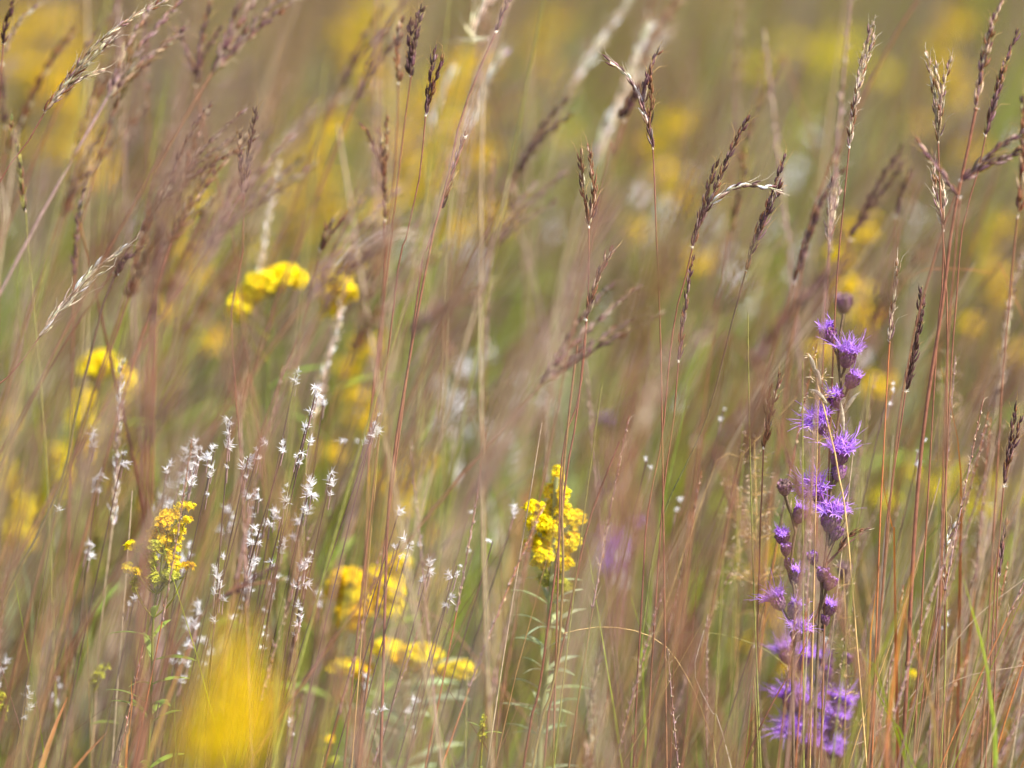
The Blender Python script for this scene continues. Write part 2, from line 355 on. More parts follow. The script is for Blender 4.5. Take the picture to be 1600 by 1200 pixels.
# ------------------------------------------------------------------ setting: the prairie soil
def ground():
    m = bpy.data.materials.new('prairie_soil'); m.use_nodes = True; n = m.node_tree; pb = n.nodes['Principled BSDF']
    tc = n.nodes.new('ShaderNodeTexCoord'); a = n.nodes.new('ShaderNodeTexNoise'); a.inputs['Scale'].default_value = .9; a.inputs['Detail'].default_value = 8
    r = n.nodes.new('ShaderNodeValToRGB'); e = r.color_ramp.elements
    e[0].position = .35; e[0].color = (*lin((104, 92, 58)), 1); e[1].position = .65; e[1].color = (*lin((140, 128, 74)), 1)
    x = e.new(.5); x.color = (*lin((126, 104, 70)), 1)
    b = n.nodes.new('ShaderNodeTexNoise'); b.inputs['Scale'].default_value = 45; b.inputs['Detail'].default_value = 6
    bp = n.nodes.new('ShaderNodeBump'); bp.inputs['Strength'].default_value = .8; bp.inputs['Distance'].default_value = .03
    n.links.new(tc.outputs['Object'], a.inputs['Vector']); n.links.new(tc.outputs['Object'], b.inputs['Vector'])
    n.links.new(a.outputs[0], r.inputs[0]); n.links.new(r.outputs[0], pb.inputs['Base Color']); n.links.new(b.outputs[0], bp.inputs['Height']); n.links.new(bp.outputs[0], pb.inputs['Normal'])
    pb.inputs['Roughness'].default_value = .95
    s = 1500; nx = 60; g = np.sinh(np.linspace(-7, 7, nx)) / np.sinh(7) * s; X, Yg = np.meshgrid(g, g)
    Z = .02 * np.sin(X * 1.7) * np.cos(Yg * 1.3) - .02; v = np.stack([X, Yg, Z], -1).reshape(-1, 3)
    i = (np.arange(nx - 1)[:, None] * nx + np.arange(nx - 1)[None]).ravel(); f = np.stack([i, i + 1, i + nx + 1, i + nx], -1)
    mb = MB(); mb.add(v, f, (.2, .2, .1)); o = mb.build('ground', m); tag(o, kind='structure')
ground()

def strands(mb, x, y, h, lean, leany, w0, prof, c0, c1, K=7, pw=1.8):
    """many upright grass strands at once: three-sided tapering tubes that bow with the wind"""
    N = len(x); t = np.linspace(0, 1, K)[None]
    cx = x[:, None] + (lean * h)[:, None] * t ** pw; cyy = y[:, None] + (leany * h)[:, None] * t ** pw
    cz = h[:, None] * (t - .18 * np.abs(lean)[:, None] * t ** 2); rad = w0[:, None] * np.asarray(prof)[None]
    ph = rng.uniform(0, 6.28, N)[:, None]; V = []
    for k in range(3):
        a = ph + k * 2.094; V.append(np.stack([cx + rad * np.cos(a), cyy + rad * np.sin(a) * .8, cz], -1))
    V = np.stack(V, 2).reshape(-1, 3)                     # N,K,3,xyz
    b = (np.arange(N) * K * 3)[:, None, None] + (np.arange(K - 1) * 3)[None, :, None]; j = np.arange(3)[None, None]; k = (j + 1) % 3
    F = np.stack(np.broadcast_arrays(b + j, b + k, b + 3 + k, b + 3 + j), -1).reshape(-1, 4)
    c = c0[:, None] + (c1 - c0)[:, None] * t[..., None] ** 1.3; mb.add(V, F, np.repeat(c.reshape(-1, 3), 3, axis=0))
def scatter(n, y0, y1, marg=.9, pw=1.0):
    y = y0 + (y1 - y0) * rng.random(n) ** pw; x = rng.uniform(-1, 1, n) * (.09 * y + marg); return x, y
def pick(names, n, p=None, a=.25):
    base = np.array([C[k] for k in names])[rng.choice(len(names), n, p=p)]
    return base * (1 + rng.uniform(-a, a, (n, 1))) * (1 + rng.uniform(-.08, .08, (n, 3)))
def patch(x, y, s=1.3, o=0): return np.sin(x * 2.1 * s + o) * np.cos(y * 1.3 * s + 1.7 * o) + .5 * np.sin(x * 5.1 * s + y * 2.3 + o)
BLADE = [1, 1, .95, .85, .7, .45, .08]; HEAD = [1, .9, .75, .7, 2.4, 2.6, .4]
def field():
    mb = MB()
    # low green and straw blades behind the sharp plants
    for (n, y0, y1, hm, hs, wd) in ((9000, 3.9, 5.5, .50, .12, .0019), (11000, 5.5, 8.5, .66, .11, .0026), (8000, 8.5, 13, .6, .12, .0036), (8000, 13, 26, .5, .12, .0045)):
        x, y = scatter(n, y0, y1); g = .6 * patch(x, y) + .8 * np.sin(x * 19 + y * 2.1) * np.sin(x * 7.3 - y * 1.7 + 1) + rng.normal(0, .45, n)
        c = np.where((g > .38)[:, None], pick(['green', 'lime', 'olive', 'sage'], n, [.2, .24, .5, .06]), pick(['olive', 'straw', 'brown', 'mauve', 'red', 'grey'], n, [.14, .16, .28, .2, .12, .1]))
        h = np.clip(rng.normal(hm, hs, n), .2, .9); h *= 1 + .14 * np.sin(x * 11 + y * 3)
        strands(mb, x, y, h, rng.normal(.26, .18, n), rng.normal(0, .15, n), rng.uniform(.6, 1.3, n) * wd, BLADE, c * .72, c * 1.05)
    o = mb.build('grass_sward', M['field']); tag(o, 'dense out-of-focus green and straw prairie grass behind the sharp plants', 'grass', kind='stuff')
    mb = MB()
    for (n, y0, y1, hm, hs, wd) in ((800, 4.4, 6.5, .72, .08, .0010), (1500, 6.5, 11, .74, .09, .0014), (2500, 11, 24, .7, .1, .0020)):
        x, y = scatter(n, y0, y1); g = patch(x, y, 1.1, 2.2) + rng.normal(0, .5, n); k = g > -.5; x, y = x[k], y[k]; n = len(x)
        c1 = pick(['mauve', 'brown', 'tan', 'red', 'straw'], n, [.34, .2, .2, .11, .15]); c0 = pick(['olive', 'brown', 'red'], n)
        h = np.clip(rng.normal(hm, hs, n), .4, 1.0); strands(mb, x, y, h, rng.normal(.3, .14, n), rng.normal(0, .12, n), rng.uniform(.7, 1.3, n) * wd, HEAD, c0, c1)
    n = 950; x, y = scatter(n, 3.9, 5.6, .6); c1 = pick(['mauve', 'tan', 'olive', 'dark', 'pale', 'lime'], n, [.22, .2, .18, .22, .08, .1]); c0 = pick(['olive', 'brown', 'straw'], n)
    h = np.clip(rng.normal(.82, .09, n), .5, 1.05); strands(mb, x, y, h, np.clip(rng.normal(.26, .2, n), -.15, .7), rng.normal(0, .08, n), rng.uniform(.6, 1.2, n) * .0011, [1, .9, .8, .7, .6, .9, .2], c0, c1, pw=2.4)
    n = 130; x, y = scatter(n, 1.4, 2.9, .3); c1 = pick(['mauve', 'tan', 'grey', 'pale', 'grey'], n)
    h = 1.25 - y * rng.uniform(.06, .2, n); strands(mb, x, y, h, np.clip(rng.normal(.2, .16, n), -.1, .6), rng.normal(0, .06, n), rng.uniform(.6, 1.1, n) * .0008, [1, .9, .8, .7, .6, 1.2, .3], pick(['olive', 'tan'], n), c1, pw=2.6)
    o = mb.build('dry_grass', M['field']); tag(o, 'far brown and mauve seeding grass melting into blur', 'grass', kind='stuff')
    mb = MB()                                            # the understorey among the sharp plants, low in the picture
    n = 2800; x, y = scatter(n, 3.1, 4.2, .7); k = rng.random(n) < np.where(x > .08, 1, .75) * np.where((y < 3.55) & (abs(x - .02) < .03), .25, 1); x, y = x[k], y[k]; n = len(x)
    c = pick(['green', 'olive', 'red', 'straw', 'brown', 'lime'], n, [.18, .24, .2, .16, .16, .06])
    h = np.clip(rng.normal(.50, .12, n), .2, .72); strands(mb, x, y, h, rng.normal(.1, .2, n), rng.normal(0, .15, n), rng.uniform(.5, 1.3, n) * .0009, BLADE, c, c)
    n = 1100; x, y = scatter(n, .8, 3.0, .5); h = np.clip(rng.normal(.42, .1, n), .15, .6)
    c = pick(['green', 'olive', 'straw', 'brown'], n); strands(mb, x, y, h, rng.normal(.1, .2, n), rng.normal(0, .15, n), rng.uniform(.6, 1.3, n) * .001, BLADE, c, c)
    o = mb.build('undergrowth', M['field']); tag(o, 'fine green and russet grass growing between the sharp stems', 'grass', kind='stuff')
field()

# ------------------------------------------------------------------ the sharp (and nearly sharp) seed heads, one by one
S = stalk
S([(70,175),(48,215),(20,250),(0,285),(-60,400),(-120,640)], [[(70,175),(105,125),(150,72),(200,32),(262,0)],[(80,160),(118,128),(142,118),(165,107)],[(105,130),(140,95),(178,62)]], 3.5, 'tan',
  awn=.009, hair=1, label='arching tan seed head with pale bristles crossing the top left corner')
S([(5,70),(0,140),(-8,300),(-20,700)], [[(4,68),(10,35),(22,0)]], 3.45, 'dark', label='dark narrow seed head cut by the left edge at the very top')
S([(4,100),(-6,180),(-20,400)], [[(4,85),(30,35),(60,8)]], 3.75, 'tan', label='soft pale seed head in the extreme top left corner')
S([(8,200),(4,260),(-4,500),(-10,900)], [[(8,195),(4,150),(2,112)]], 3.25, 'dark', label='short dark upright seed head at left edge under the corner heads')
S([(12,235),(0,270),(-40,420),(-60,800)], [[(12,235),(35,185),(60,130),(85,85),(120,45)]], 3.25, 'brown', bulge=1.2, label='soft brown leaning seed head left of the arching tan one')
S([(175,185),(155,245),(135,320),(120,400),(112,600),(110,1000)], [[(195,145),(200,100),(206,62)],[(175,185),(200,130),(235,95),(266,62)]], 3.72, 'brown', label='forked soft brown head leaning right beneath the arching tan head')
S([(306,135),(318,200),(340,290),(368,390),(385,560),(405,680),(415,810),(420,1000)], [[(305,120),(315,60),(330,0)],[(303,115),(290,75),(275,42)],[(306,130),(318,90),(345,40)]], 3.78, 'purple', label='blurry purple forked head at the top over a long stem bending right')
S([(380,300),(378,400),(362,480),(365,580),(376,700),(382,850),(385,1000),(388,1200)], [[(382,300),(390,230),(401,168)],[(379,300),(375,250),(374,208)]], 3.6, 'dark', sr=.0010, label='two-pronged dark head on a red stem left of the blurred yellow arc')
S([(229,140),(231,250),(232,400),(240,520),(225,800),(210,1200)], [[(229,145),(228,80),(222,20)]], 3.9, 'mauve', label='soft mauve upright head high on a straight dark stem in the left quarter')
S([(285,250),(262,320),(245,420),(240,600)], [[(250,330),(262,300),(285,262)],[(246,345),(252,310),(262,280)]], 3.75, 'tan', label='short pale head between the curved white plumes and the dark stems')
S([(330,330),(290,420),(240,560),(220,760)], [[(290,330),(262,300),(320,250)]], 4.1, 'brown', label='dull brown blurred head crossing the dark stems at the left')
S([(500,392),(490,440),(470,520),(430,620),(395,760)], [[(500,392),(508,365),(520,338)],[(502,392),(520,362),(548,330)]], 3.7, 'brown', label='small two-pronged brown head just above the yellow arc of flowers')
S([(180,430),(160,480),(140,560),(120,640),(100,740),(62,830),(25,900),(0,960),(-20,1060)], [[(180,430),(195,408),(222,388)],[(182,432),(190,410),(200,396)]], 3.42, 'dark', scol=('dark','olive','olive'), sr=.0013, label='dark brown tipped stem sweeping down to the lower left edge')
S([(65,522),(30,570),(0,605),(-60,700)], [[(62,524),(105,468),(150,420),(205,380)],[(70,515),(110,462),(163,400)],[(100,480),(140,440),(165,425)]], 3.5, 'pale', ln=.013, out=.16, step=.0062, awn=.012, name='spreading_grass', label='bleached white spikelets spraying from the left edge towards the upper right')
S([(40,330),(48,430),(60,560),(72,720),(80,900)], [[(38,330),(30,250),(14,180)]], 3.62, 'olive', scol=('olive','olive','olive'), label='olive stem with faint head standing near the left edge')
S([(115,430),(113,560),(110,700),(105,900),(100,1200)], [[(115,430),(120,350),(134,280)]], 3.68, 'purple', label='dusky purple head with straight stem in the left eighth')
S([(622,130),(620,210),(612,320),(600,450)], [[(622,128),(620,80),(627,25)]], 3.68, 'brown', bulge=1.3, label='straight russet head left of the blackish one at the top')
S([(642,120),(630,210),(616,330),(600,470),(580,640),(570,900)], [[(641,120),(648,65),(658,8)],[(640,115),(640,70),(642,30)]], 3.6, 'dark', bulge=1.35, label='thick blackish seed head near the top centre left')
S([(665,180),(655,280),(636,365),(610,520)], [[(665,180),(672,130),(679,75)],[(667,165),(680,125),(694,85)]], 3.55, 'purple', label='small forked maroon head right of the blackish one')
S([(775,50),(742,125),(716,200),(700,280),(680,350),(662,440),(640,560),(610,760),(600,1000)], [[(775,50),(786,20),(803,-20)]], 3.5, 'dark', sr=.0013, scol=('brown','red','brown'), label='long leaning stem with a dark tip cut by the top edge')
S([(727,215),(705,275),(688,325),(668,390),(650,480)], [[(690,325),(708,265),(727,205)]], 3.52, 'purple', sr=.0011, label='dark slender head running beside the long leaning stem')
S([(600,345),(601,420),(594,520),(582,640),(572,820),(565,1200)], [[(600,340),(602,270),(605,180)],[(598,270),(585,230),(566,193)],[(600,300),(597,250),(592,200)]], 3.68, 'brown', sr=.0015, scol=('red','red','brown'), label='soft forked brown head with a thick rust-red stem left of centre')
S([(800,330),(830,420),(850,520),(870,640),(880,800)], [[(798,330),(790,300),(785,290)],[(798,335),(805,310),(800,290)]], 4.0, 'mauve', scol=('mauve','mauve','red'), label='faint mauve stem leaning left out of the centre')
S([(1020,232),(1023,290),(1025,360),(1030,470),(1035,700)], [[(1020,232),(1013,190),(1003,150),(1015,112)],[(1012,195),(1000,155),(980,118),(944,90)],[(1014,200),(1018,150),(1014,108)],[(1005,165),(1012,120),(1030,75)]], 3.5, ['purple','silver','brown','mauve'], hair=0, label='sharp three-fingered head with one silvery finger at the top right of centre')
S([(920,355),(920,420),(917,500),(905,620),(880,700),(872,900)], [[(920,350),(912,300),(907,232)],[(921,345),(927,300),(920,226)],[(921,350),(932,312),(929,290)]], 3.5, 'brown', label='sharp three-pronged russet head above the smaller leaning one')
S([(916,500),(908,590),(898,670),(886,735),(872,860),(856,980),(842,1080),(818,1200)], [[(916,498),(925,460),(937,425),(958,384)],[(918,490),(932,440),(950,402),(962,392)]], 3.5, 'brown', sr=.0011, scol=('red','red','olive'), awn=.005, label='red stem in front of the yellow spire with a leaning brown head')
S([(902,540),(890,640),(878,770),(880,880),(874,1000),(862,1080),(832,1200)], [], 3.46, 'brown', sr=.0013, scol=('brown','olive','olive'), label='headless olive stem crossing in front of the yellow spire')
S([(968,690),(925,800),(905,880),(885,980),(862,1090),(850,1200)], [], 3.52, 'brown', sr=.0011, scol=('red','red','olive'), label='headless red stem leaning right behind the yellow spire')
S([(1060,565),(1052,660),(1040,740),(1030,860),(1010,1200)], [[(1060,562),(1068,500),(1076,440),(1083,398)]], 3.5, 'purple', awn=.002, label='dark thin closed head hanging straight below the silver-armed one')
S([(1082,386),(1072,430),(1058,480),(1046,560),(1035,680),(1012,800),(1004,920),(990,1200)], [[(1083,384),(1095,335),(1108,290),(1120,252)],[(1096,345),(1120,290),(1142,238),(1171,180)],[(1110,318),(1140,297),(1175,289),(1222,298)]], 3.5, ['purple','purple','silver'], bulge=1.15, scol=('red','red','green'), label='sharp purple head with one curved silver arm, right of centre')
S([(1165,425),(1142,510),(1112,630),(1085,700),(1042,790),(1015,900),(985,1200)], [[(1166,422),(1182,365),(1203,312),(1228,240)],[(1183,375),(1202,330),(1222,284)]], 3.53, 'purple', scol=('dark','green','green'), label='two-pronged purple-brown head on a green stem beside the silver-armed one')
S([(1140,360),(1130,440),(1110,560)], [[(1140,360),(1162,280),(1166,215),(1182,165)],[(1145,340),(1158,290),(1160,230)]], 3.8, 'olive', bulge=1.2, label='blurry olive head rising behind the silver-armed purple one')
S([(1085,420),(1130,300),(1190,150),(1225,90)], [[(1120,320),(1150,250),(1185,170),(1225,85)]], 4.1, 'brown', label='long soft brown head sloping up right of centre towards the top')
S([(1327,230),(1318,320),(1308,430),(1300,600),(1290,900)], [[(1327,228),(1333,180),(1345,110),(1363,32)],[(1335,170),(1342,130),(1348,90)],[(1340,140),(1354,90),(1368,55)]], 3.5, 'tan', hair=1, awn=.007, label='sharp upright tan head with a white collar, tallest above the purple flowers')
S([(1435,0),(1396,60),(1345,160),(1300,255),(1265,360),(1240,500)], [], 3.85, 'brown', sr=.0018, scol=('brown','brown','brown'), label='thick soft brown stem sloping behind the upright tan head')
S([(1466,222),(1468,285),(1474,380),(1480,500),(1478,800)], [[(1466,220),(1460,160),(1449,80)],[(1466,215),(1468,160),(1462,95)],[(1467,205),(1474,140),(1487,88)]], 3.5, 'tan', hair=1, awn=.007, step=.0042, label='sharp trident of tan fingers near the right side')
S([(1474,360),(1472,450),(1460,600)], [[(1474,358),(1464,310),(1456,262)],[(1474,350),(1475,310),(1466,275)]], 3.5, 'tan', label='small tan fingers directly below the trident head')
S([(1525,170),(1515,220),(1500,290),(1486,365),(1472,480),(1440,700),(1420,1000)], [[(1526,165),(1535,95),(1548,45),(1566,0)],[(1535,110),(1545,70),(1552,20)]], 3.45, 'mauve', sr=.0018, bulge=1.25, scol=('red','red','brown'), label='thick rosy stem with a mauve head reaching the top right edge')
S([(1540,212),(1530,262),(1505,350),(1495,460),(1480,700)], [[(1540,212),(1555,150),(1570,100),(1592,45)],[(1545,190),(1560,140),(1568,105)]], 3.47, 'purple', bulge=1.1, label='dark slanting head beside the rosy stem, near the top right corner')
S([(1500,285),(1480,340),(1455,420),(1420,560),(1390,800)], [[(1505,280),(1530,258),(1560,232),(1604,204)],[(1505,282),(1535,262),(1570,248),(1604,228)]], 3.4, 'purple', bulge=1.3, label='pair of thick dark fingers pointing out of the right edge')
S([(1500,310),(1492,400),(1480,560),(1470,900)], [[(1495,305),(1465,262),(1430,217)]], 3.4, 'mauve', bulge=1.1, label='mauve head leaning left across the rosy stem')
S([(1328,375),(1310,430),(1280,520),(1220,700)], [[(1330,370),(1355,320),(1380,275),(1412,228)],[(1335,360),(1370,310),(1412,255)]], 3.8, 'dark', bulge=1.2, label='blurry dark forked head between the tan head and the trident')
S([(1402,340),(1398,420),(1390,560)], [[(1402,338),(1410,300),(1426,265)]], 3.82, 'purple', bulge=1.1, label='small blurry purple head left of the trident')
S([(1240,445),(1222,500),(1190,620),(1140,800)], [[(1242,440),(1262,370),(1285,310),(1318,262)],[(1250,410),(1270,350),(1288,300)]], 3.3, 'purple', bulge=1.3, hair=1, label='soft wine-coloured head with pale tip above the top purple flower')
S([(1296,380),(1292,450),(1286,560)], [[(1294,375),(1296,330),(1300,275)],[(1295,370),(1305,320),(1312,285)]], 3.58, 'tan', hair=1, label='pale fuzzy head tucked against the wine-coloured one')
S([(1390,535),(1386,600),(1380,720),(1372,900)], [[(1390,530),(1396,470),(1404,405)]], 3.5, 'tan', hair=1, scol=('copper','copper','orange'), label='pale bristly head on an orange stem right of the purple flowers')
S([(1415,612),(1404,690),(1392,770),(1380,900)], [[(1416,608),(1430,540),(1440,448)],[(1418,600),(1436,520),(1446,460)]], 3.5, 'dark', awn=.003, label='dark closed head beside the pale bristly one')
S([(1568,760),(1560,860),(1550,1000)], [[(1569,755),(1576,700),(1588,632)],[(1570,740),(1586,690),(1595,650)]], 3.5, 'purple', label='purple-brown head low against the right edge')
S([(1193,700),(1190,780),(1186,900)], [[(1194,700),(1198,650),(1203,602)],[(1196,690),(1206,640),(1220,582)]], 3.52, 'brown', awn=.004, label='small two-pronged brown head left of the purple flowers')
S([(1262,830),(1250,900)], [[(1250,780),(1240,740),(1225,705)]], 3.3, 'dark', awn=0, label='short dark head leaning left beside the knobbly bud')
S([(1560,900),(1556,1000)], [[(1562,900),(1566,850),(1572,810)]], 3.5, 'purple', label='knotted purple head in the lower right')
S([(1475,900),(1462,980),(1440,1100)], [[(1470,890),(1478,850),(1492,815)]], 3.5, 'silver', hair=3, label='white-fringed small head in the lower right above the green blade')
S([(1590,340),(1580,440),(1560,700)], [[(1592,330),(1598,250),(1600,150)]], 3.4, 'brown', bulge=1.3, label='brown head running up the right edge')
S([(1290,900),(1262,1000),(1150,1230)], [[(1310,860),(1325,838),(1360,825)]], 3.5, 'brown', awn=0, label='headless-looking brown twig reaching right beneath the purple flowers')
S([(445,905),(330,945),(200,1180)], [[(350,935),(400,900),(440,886)]], 3.3, 'dark', awn=.002, label='short dark twig lying nearly level above the big yellow blur')
# ------ near, blurred
S([(560,640),(620,540),(680,480)], [[(640,520),(690,475),(765,450)],[(640,525),(680,490),(750,470)]], 3.0, 'purple', bulge=1.6, label='smoky purple head sweeping across the centre left')
S([(1085,690),(1130,620),(1180,560)], [[(1180,560),(1240,480),(1330,400)],[(1170,570),(1230,500),(1300,420)]], 3.0, 'purple', bulge=1.8, sr=.002, label='broad smoky plum head slanting up to the left of the top purple flower')
S([(1030,900),(1090,760),(1120,700)], [[(1100,740),(1140,670),(1190,610)]], 2.95, 'purple', bulge=1.6, sr=.002, label='smoky plum streak below the broad slanting one')
S([(250,640),(290,560),(330,500)], [[(290,520),(330,450),(400,350)],[(280,530),(330,470),(380,400)]], 2.9, 'brown', bulge=1.8, sr=.002, label='smoky brown head leaning right in the left quarter')
S([(240,620),(260,480),(300,360)], [[(260,470),(300,380),(370,280)],[(262,460),(290,400),(330,320)]], 3.0, 'brown', bulge=1.6, label='smoky brown head above its twin in the left quarter')
S([(235,500),(232,600),(228,760),(215,1200)], [[(236,500),(240,420),(246,340)],[(236,505),(246,430),(262,350)]], 3.0, 'purple', sr=.003, bulge=1.7, scol=('red','red','brown'), label='wide soft red-brown stem rising through the left quarter')
S([(1000,560),(985,700),(970,900)], [[(1000,560),(1005,470),(1035,350)],[(990,560),(985,480),(1000,390)],[(1005,560),(1025,480),(1050,400)]], 2.55, 'olive', bulge=2.2, sr=.003, label='wide formless brown head right of centre, closest to the camera')
S([(950,1000),(960,850),(965,700)], [[(965,1200),(968,1080),(955,980)]], 2.5, 'olive', sr=.003, bulge=2, label='wide formless olive stem below the formless brown head')
S([(880,130),(840,220),(760,330),(640,600)], [[(820,250),(870,160),(920,60)],[(800,290),(860,200),(900,130)]], 4.5, 'mauve', bulge=1.5, label='large faint mauve head slanting through the top centre')
S([(975,190),(960,240),(930,340)], [[(972,185),(985,160),(1000,130)]], 3.3, 'dark', bulge=2.0, awn=0, label='stubby black head crossing behind the three-fingered one')
S([(1080,800),(1060,980),(1010,1200)], [], 3.2, 'brown', sr=.002, scol=('brown','olive','green'), label='wide soft headless stem left of the purple flowers')

# pale, blurred plumes (slender pale seed heads)
for (pts, Y, lab) in (
    ([(190,560),(186,640),(182,720),(176,820)], 3.62, 'tall creamy plume standing left of the white-tufted grass'),
    ([(535,480),(520,540),(500,600),(490,650)], 3.75, 'soft creamy plume below the yellow arc'),
    ([(438,250),(422,320),(410,390),(400,440)], 3.85, 'thin creamy plume above the yellow arc'),
    ([(300,205),(250,208),(180,220),(110,250)], 4.7, 'level white plume in the upper left'),
    ([(150,265),(110,262),(70,275),(45,320)], 4.7, 'arching white plume below the level one in the upper left'),
    ([(600,132),(540,150),(480,185),(430,240)], 4.2, 'long bent white plume left of the blackish head'),
    ([(660,372),(610,366),(560,385),(520,420)], 4.2, 'hooked whitish plume left of centre'),
    ([(580,440),(540,405),(500,420),(470,470)], 4.2, 'dim hooked plume right of the yellow arc'),
    ([(688,640),(700,668),(712,700),(716,760)], 4.2, 'short pale drooping plume under the centre'),
    ([(755,780),(768,800),(775,830),(778,870)], 4.3, 'short pale drooping plume above the white specks'),
    ([(310,1040),(300,1100),(290,1150),(286,1200)], 3.9, 'dim pale plume near the bottom beside the big yellow blur'),
    ([(950,985),(928,1060),(925,1120),(915,1200)], 3.65, 'khaki plume low in the centre right of the pale leafy stem'),
    ([(1600,395),(1580,460),(1570,540),(1560,620)], 3.75, 'tawny plume against the right edge')):
    S([pts[-1], (pts[-1][0] - 14, pts[-1][1] + 120), (pts[-1][0] - 30, pts[-1][1] + 320)], [pts[::-1]], Y, ['mauve' if 'level' in lab or 'arching' in lab or 'dim' in lab else 'tan' if 'bent' in lab else 'pale'][0] if 'khaki' not in lab and 'tawny' not in lab else 'tan', step=.0034, bulge=1.0, out=.5, hair=2, awn=.005, scol=('tan','straw','olive'), name='feather_grass', node=False, label=lab)

for (sp, Y, lab) in (
    ([(895,130),(925,85),(955,40),(985,-5)], 4.05, 'bleached spray slanting out of the top edge'),
    ([(925,265),(950,200),(980,130),(1012,42)], 4.0, 'bleached spray behind the three-fingered head'),
    ([(940,210),(975,150),(1005,105),(1032,60)], 4.15, 'shorter bleached spray right of its longer twin'),
    ([(725,215),(745,160),(765,115),(786,80)], 3.95, 'bleached spray right of the long leaning stem'),
    ([(765,60),(740,60),(750,20),(775,-10)], 3.8, 'bright narrow spray hugging the long leaning stem at the top'),
    ([(668,200),(682,165),(695,135),(706,110)], 4.1, 'pinkish white spray behind the small maroon head')):
    S([sp[0], (sp[0][0]-30, sp[0][1]+90), (sp[0][0]-60, sp[0][1]+240), (sp[0][0]-70, sp[0][1]+500)], [sp], Y, 'pale', ln=.016, out=.2, step=.0030, awn=.012, bulge=1.3, scol=('tan','olive','olive'), name='feather_grass', node=False, label=lab)
# blades
for (pts, Y, wpx, col, lab, c2) in (
    ([(20,370),(10,330),(-5,300),(-30,260)], 4.1, 14, 'pale', 'wide pale blade at the left edge', 'tan'),
    ([(1506,905),(1522,965),(1540,1030),(1552,1130),(1556,1200)], 3.36, 10, 'lime', 'bright yellow-green blade in the lower right corner', 'green'),
    ([(1350,1040),(1372,1085),(1400,1140),(1432,1205)], 3.4, 9, 'lime', 'bright green blade right of the lowest purple flowers', 'lime'),
    ([(1425,900),(1395,985),(1360,1060),(1330,1160),(1320,1210)], 3.2, 11, 'lime', 'soft mustard blade crossing the bright green one', 'olive'),
    ([(1330,985),(1352,1030),(1380,1080)], 3.35, 7, 'budgreen', 'yellowish short blade tip above the bright green blade', 'lime'),
    ([(1470,575),(1490,650),(1500,720),(1502,790),(1500,900)], 3.55, 6, 'orange', 'long rusty orange blade in the right quarter', 'copper'),
    ([(1376,720),(1384,780),(1396,835),(1398,900)], 3.5, 6, 'orange', 'short orange blade right of the purple flowers', 'copper'),
    ([(1374,890),(1368,930),(1362,975),(1358,1080)], 3.5, 6, 'orange', 'upright orange blade below the short orange one', 'olive'),
    ([(1404,680),(1395,750),(1385,820),(1378,900)], 3.5, 5, 'pale', 'curled cream blade above the orange ones', 'tan'),
    ([(98,300),(108,310),(118,324),(125,345)], 3.7, 6, 'orange', 'small orange blade tip in the upper left', 'red'),
    ([(205,1060),(206,1110),(200,1160),(196,1210)], 3.45, 7, 'orange', 'orange-tan blade at the bottom left', 'copper'),
    ([(20,830),(40,900),(50,960),(52,1100)], 3.75, 9, 'sage', 'soft blue-green blade curving near the left edge', 'green'),
    ([(1090,540),(1060,680),(1030,820),(1012,1000)], 3.7, 5, 'green', 'slim green blade left of the purple flowers', 'green'),
    ([(1335,900),(1290,1030),(1265,1110),(1250,1210)], 3.3, 6, 'green', 'dark green blade in front of the lowest purple flowers', 'olive'),
    ([(1452,820),(1425,900),(1405,1000),(1390,1120),(1385,1200)], 3.28, 8, 'orange', 'soft orange-brown blade in the middle of the lower right thicket', 'copper'),
    ([(1395,900),(1420,980),(1450,1080),(1465,1200)], 3.3, 7, 'copper', 'soft copper blade leaning left across the mustard one', 'olive'),
    ([(1345,860),(1360,950),(1385,1060),(1400,1200)], 3.75, 8, 'straw', 'straw blade behind the bright green one', 'olive'),
    ([(630,1060),(645,1120),(640,1200)], 4.1, 14, 'sage', 'wide pale green blade below the flat yellow heads', 'green'),
    ([(985,930),(1000,985),(1005,1060)], 3.55, 6, 'lime', 'yellow-green blade between the spire and the purple flowers', 'green'),
    ([(1600,590),(1540,680),(1480,800),(1400,960)], 3.6, 4, 'green', 'slender green stem slanting in from the right edge', 'olive'),
    ([(250,880),(200,780),(150,620)], 3.9, 5, 'olive', 'olive blade leaning left behind the golden plume', 'olive'),
    ([(1165,590),(1160,720),(1150,900)], 3.7, 5, 'green', 'faint upright green blade behind the panicle haze', 'olive'),
    ([(590,1160),(600,1060),(560,1000)], 4.0, 12, 'lime', 'broad soft green blade under the flat yellow heads', 'green'),
    ([(25,1160),(60,1010),(90,940)], 4.2, 14, 'green', 'broad blurred green blade at bottom left', 'green')):
    blade(pts, Y, wpx, col, lab, c2)
# thin arching straw
def arc(pts, Y, r, col, label):
    W = [P(x, y, Y) for x, y in pts]; W = to_ground(W); p = spline(W, 60); mb = MB(); mb.tube(p, np.linspace(r * .5, r, 60), 5, C[col])
    o = mb.build('fallen_stem', M['stem'], None, W[-1]); o.location = W[-1]; tag(o, label, 'grass stem', None, 'thing')
arc([(560,885),(600,915),(660,950),(710,990),(760,1050),(820,1120),(860,1200)], 3.72, .0009, 'brown', 'tan stem arching down from the flat yellow heads to the lower centre')
arc([(1245,620),(1150,720),(1105,760)], 3.6, .0004, 'straw', 'hair-thin straw beside the panicle haze')
arc([(880,990),(930,980),(990,985),(1040,1010),(1080,1070),(1110,1150),(1120,1200)], 3.5, .0005, 'straw', 'thin straw loop low in the centre')
arc([(1040,990),(1100,988),(1160,1000),(1210,1025),(1260,1080),(1290,1180)], 3.55, .0004, 'olive', 'thin olive loop left of the lowest purple flowers')
arc([(1100,985),(1085,1050),(1110,1110),(1140,1190)], 3.5, .0005, 'pale', 'thin bent white straw in the lower right half')
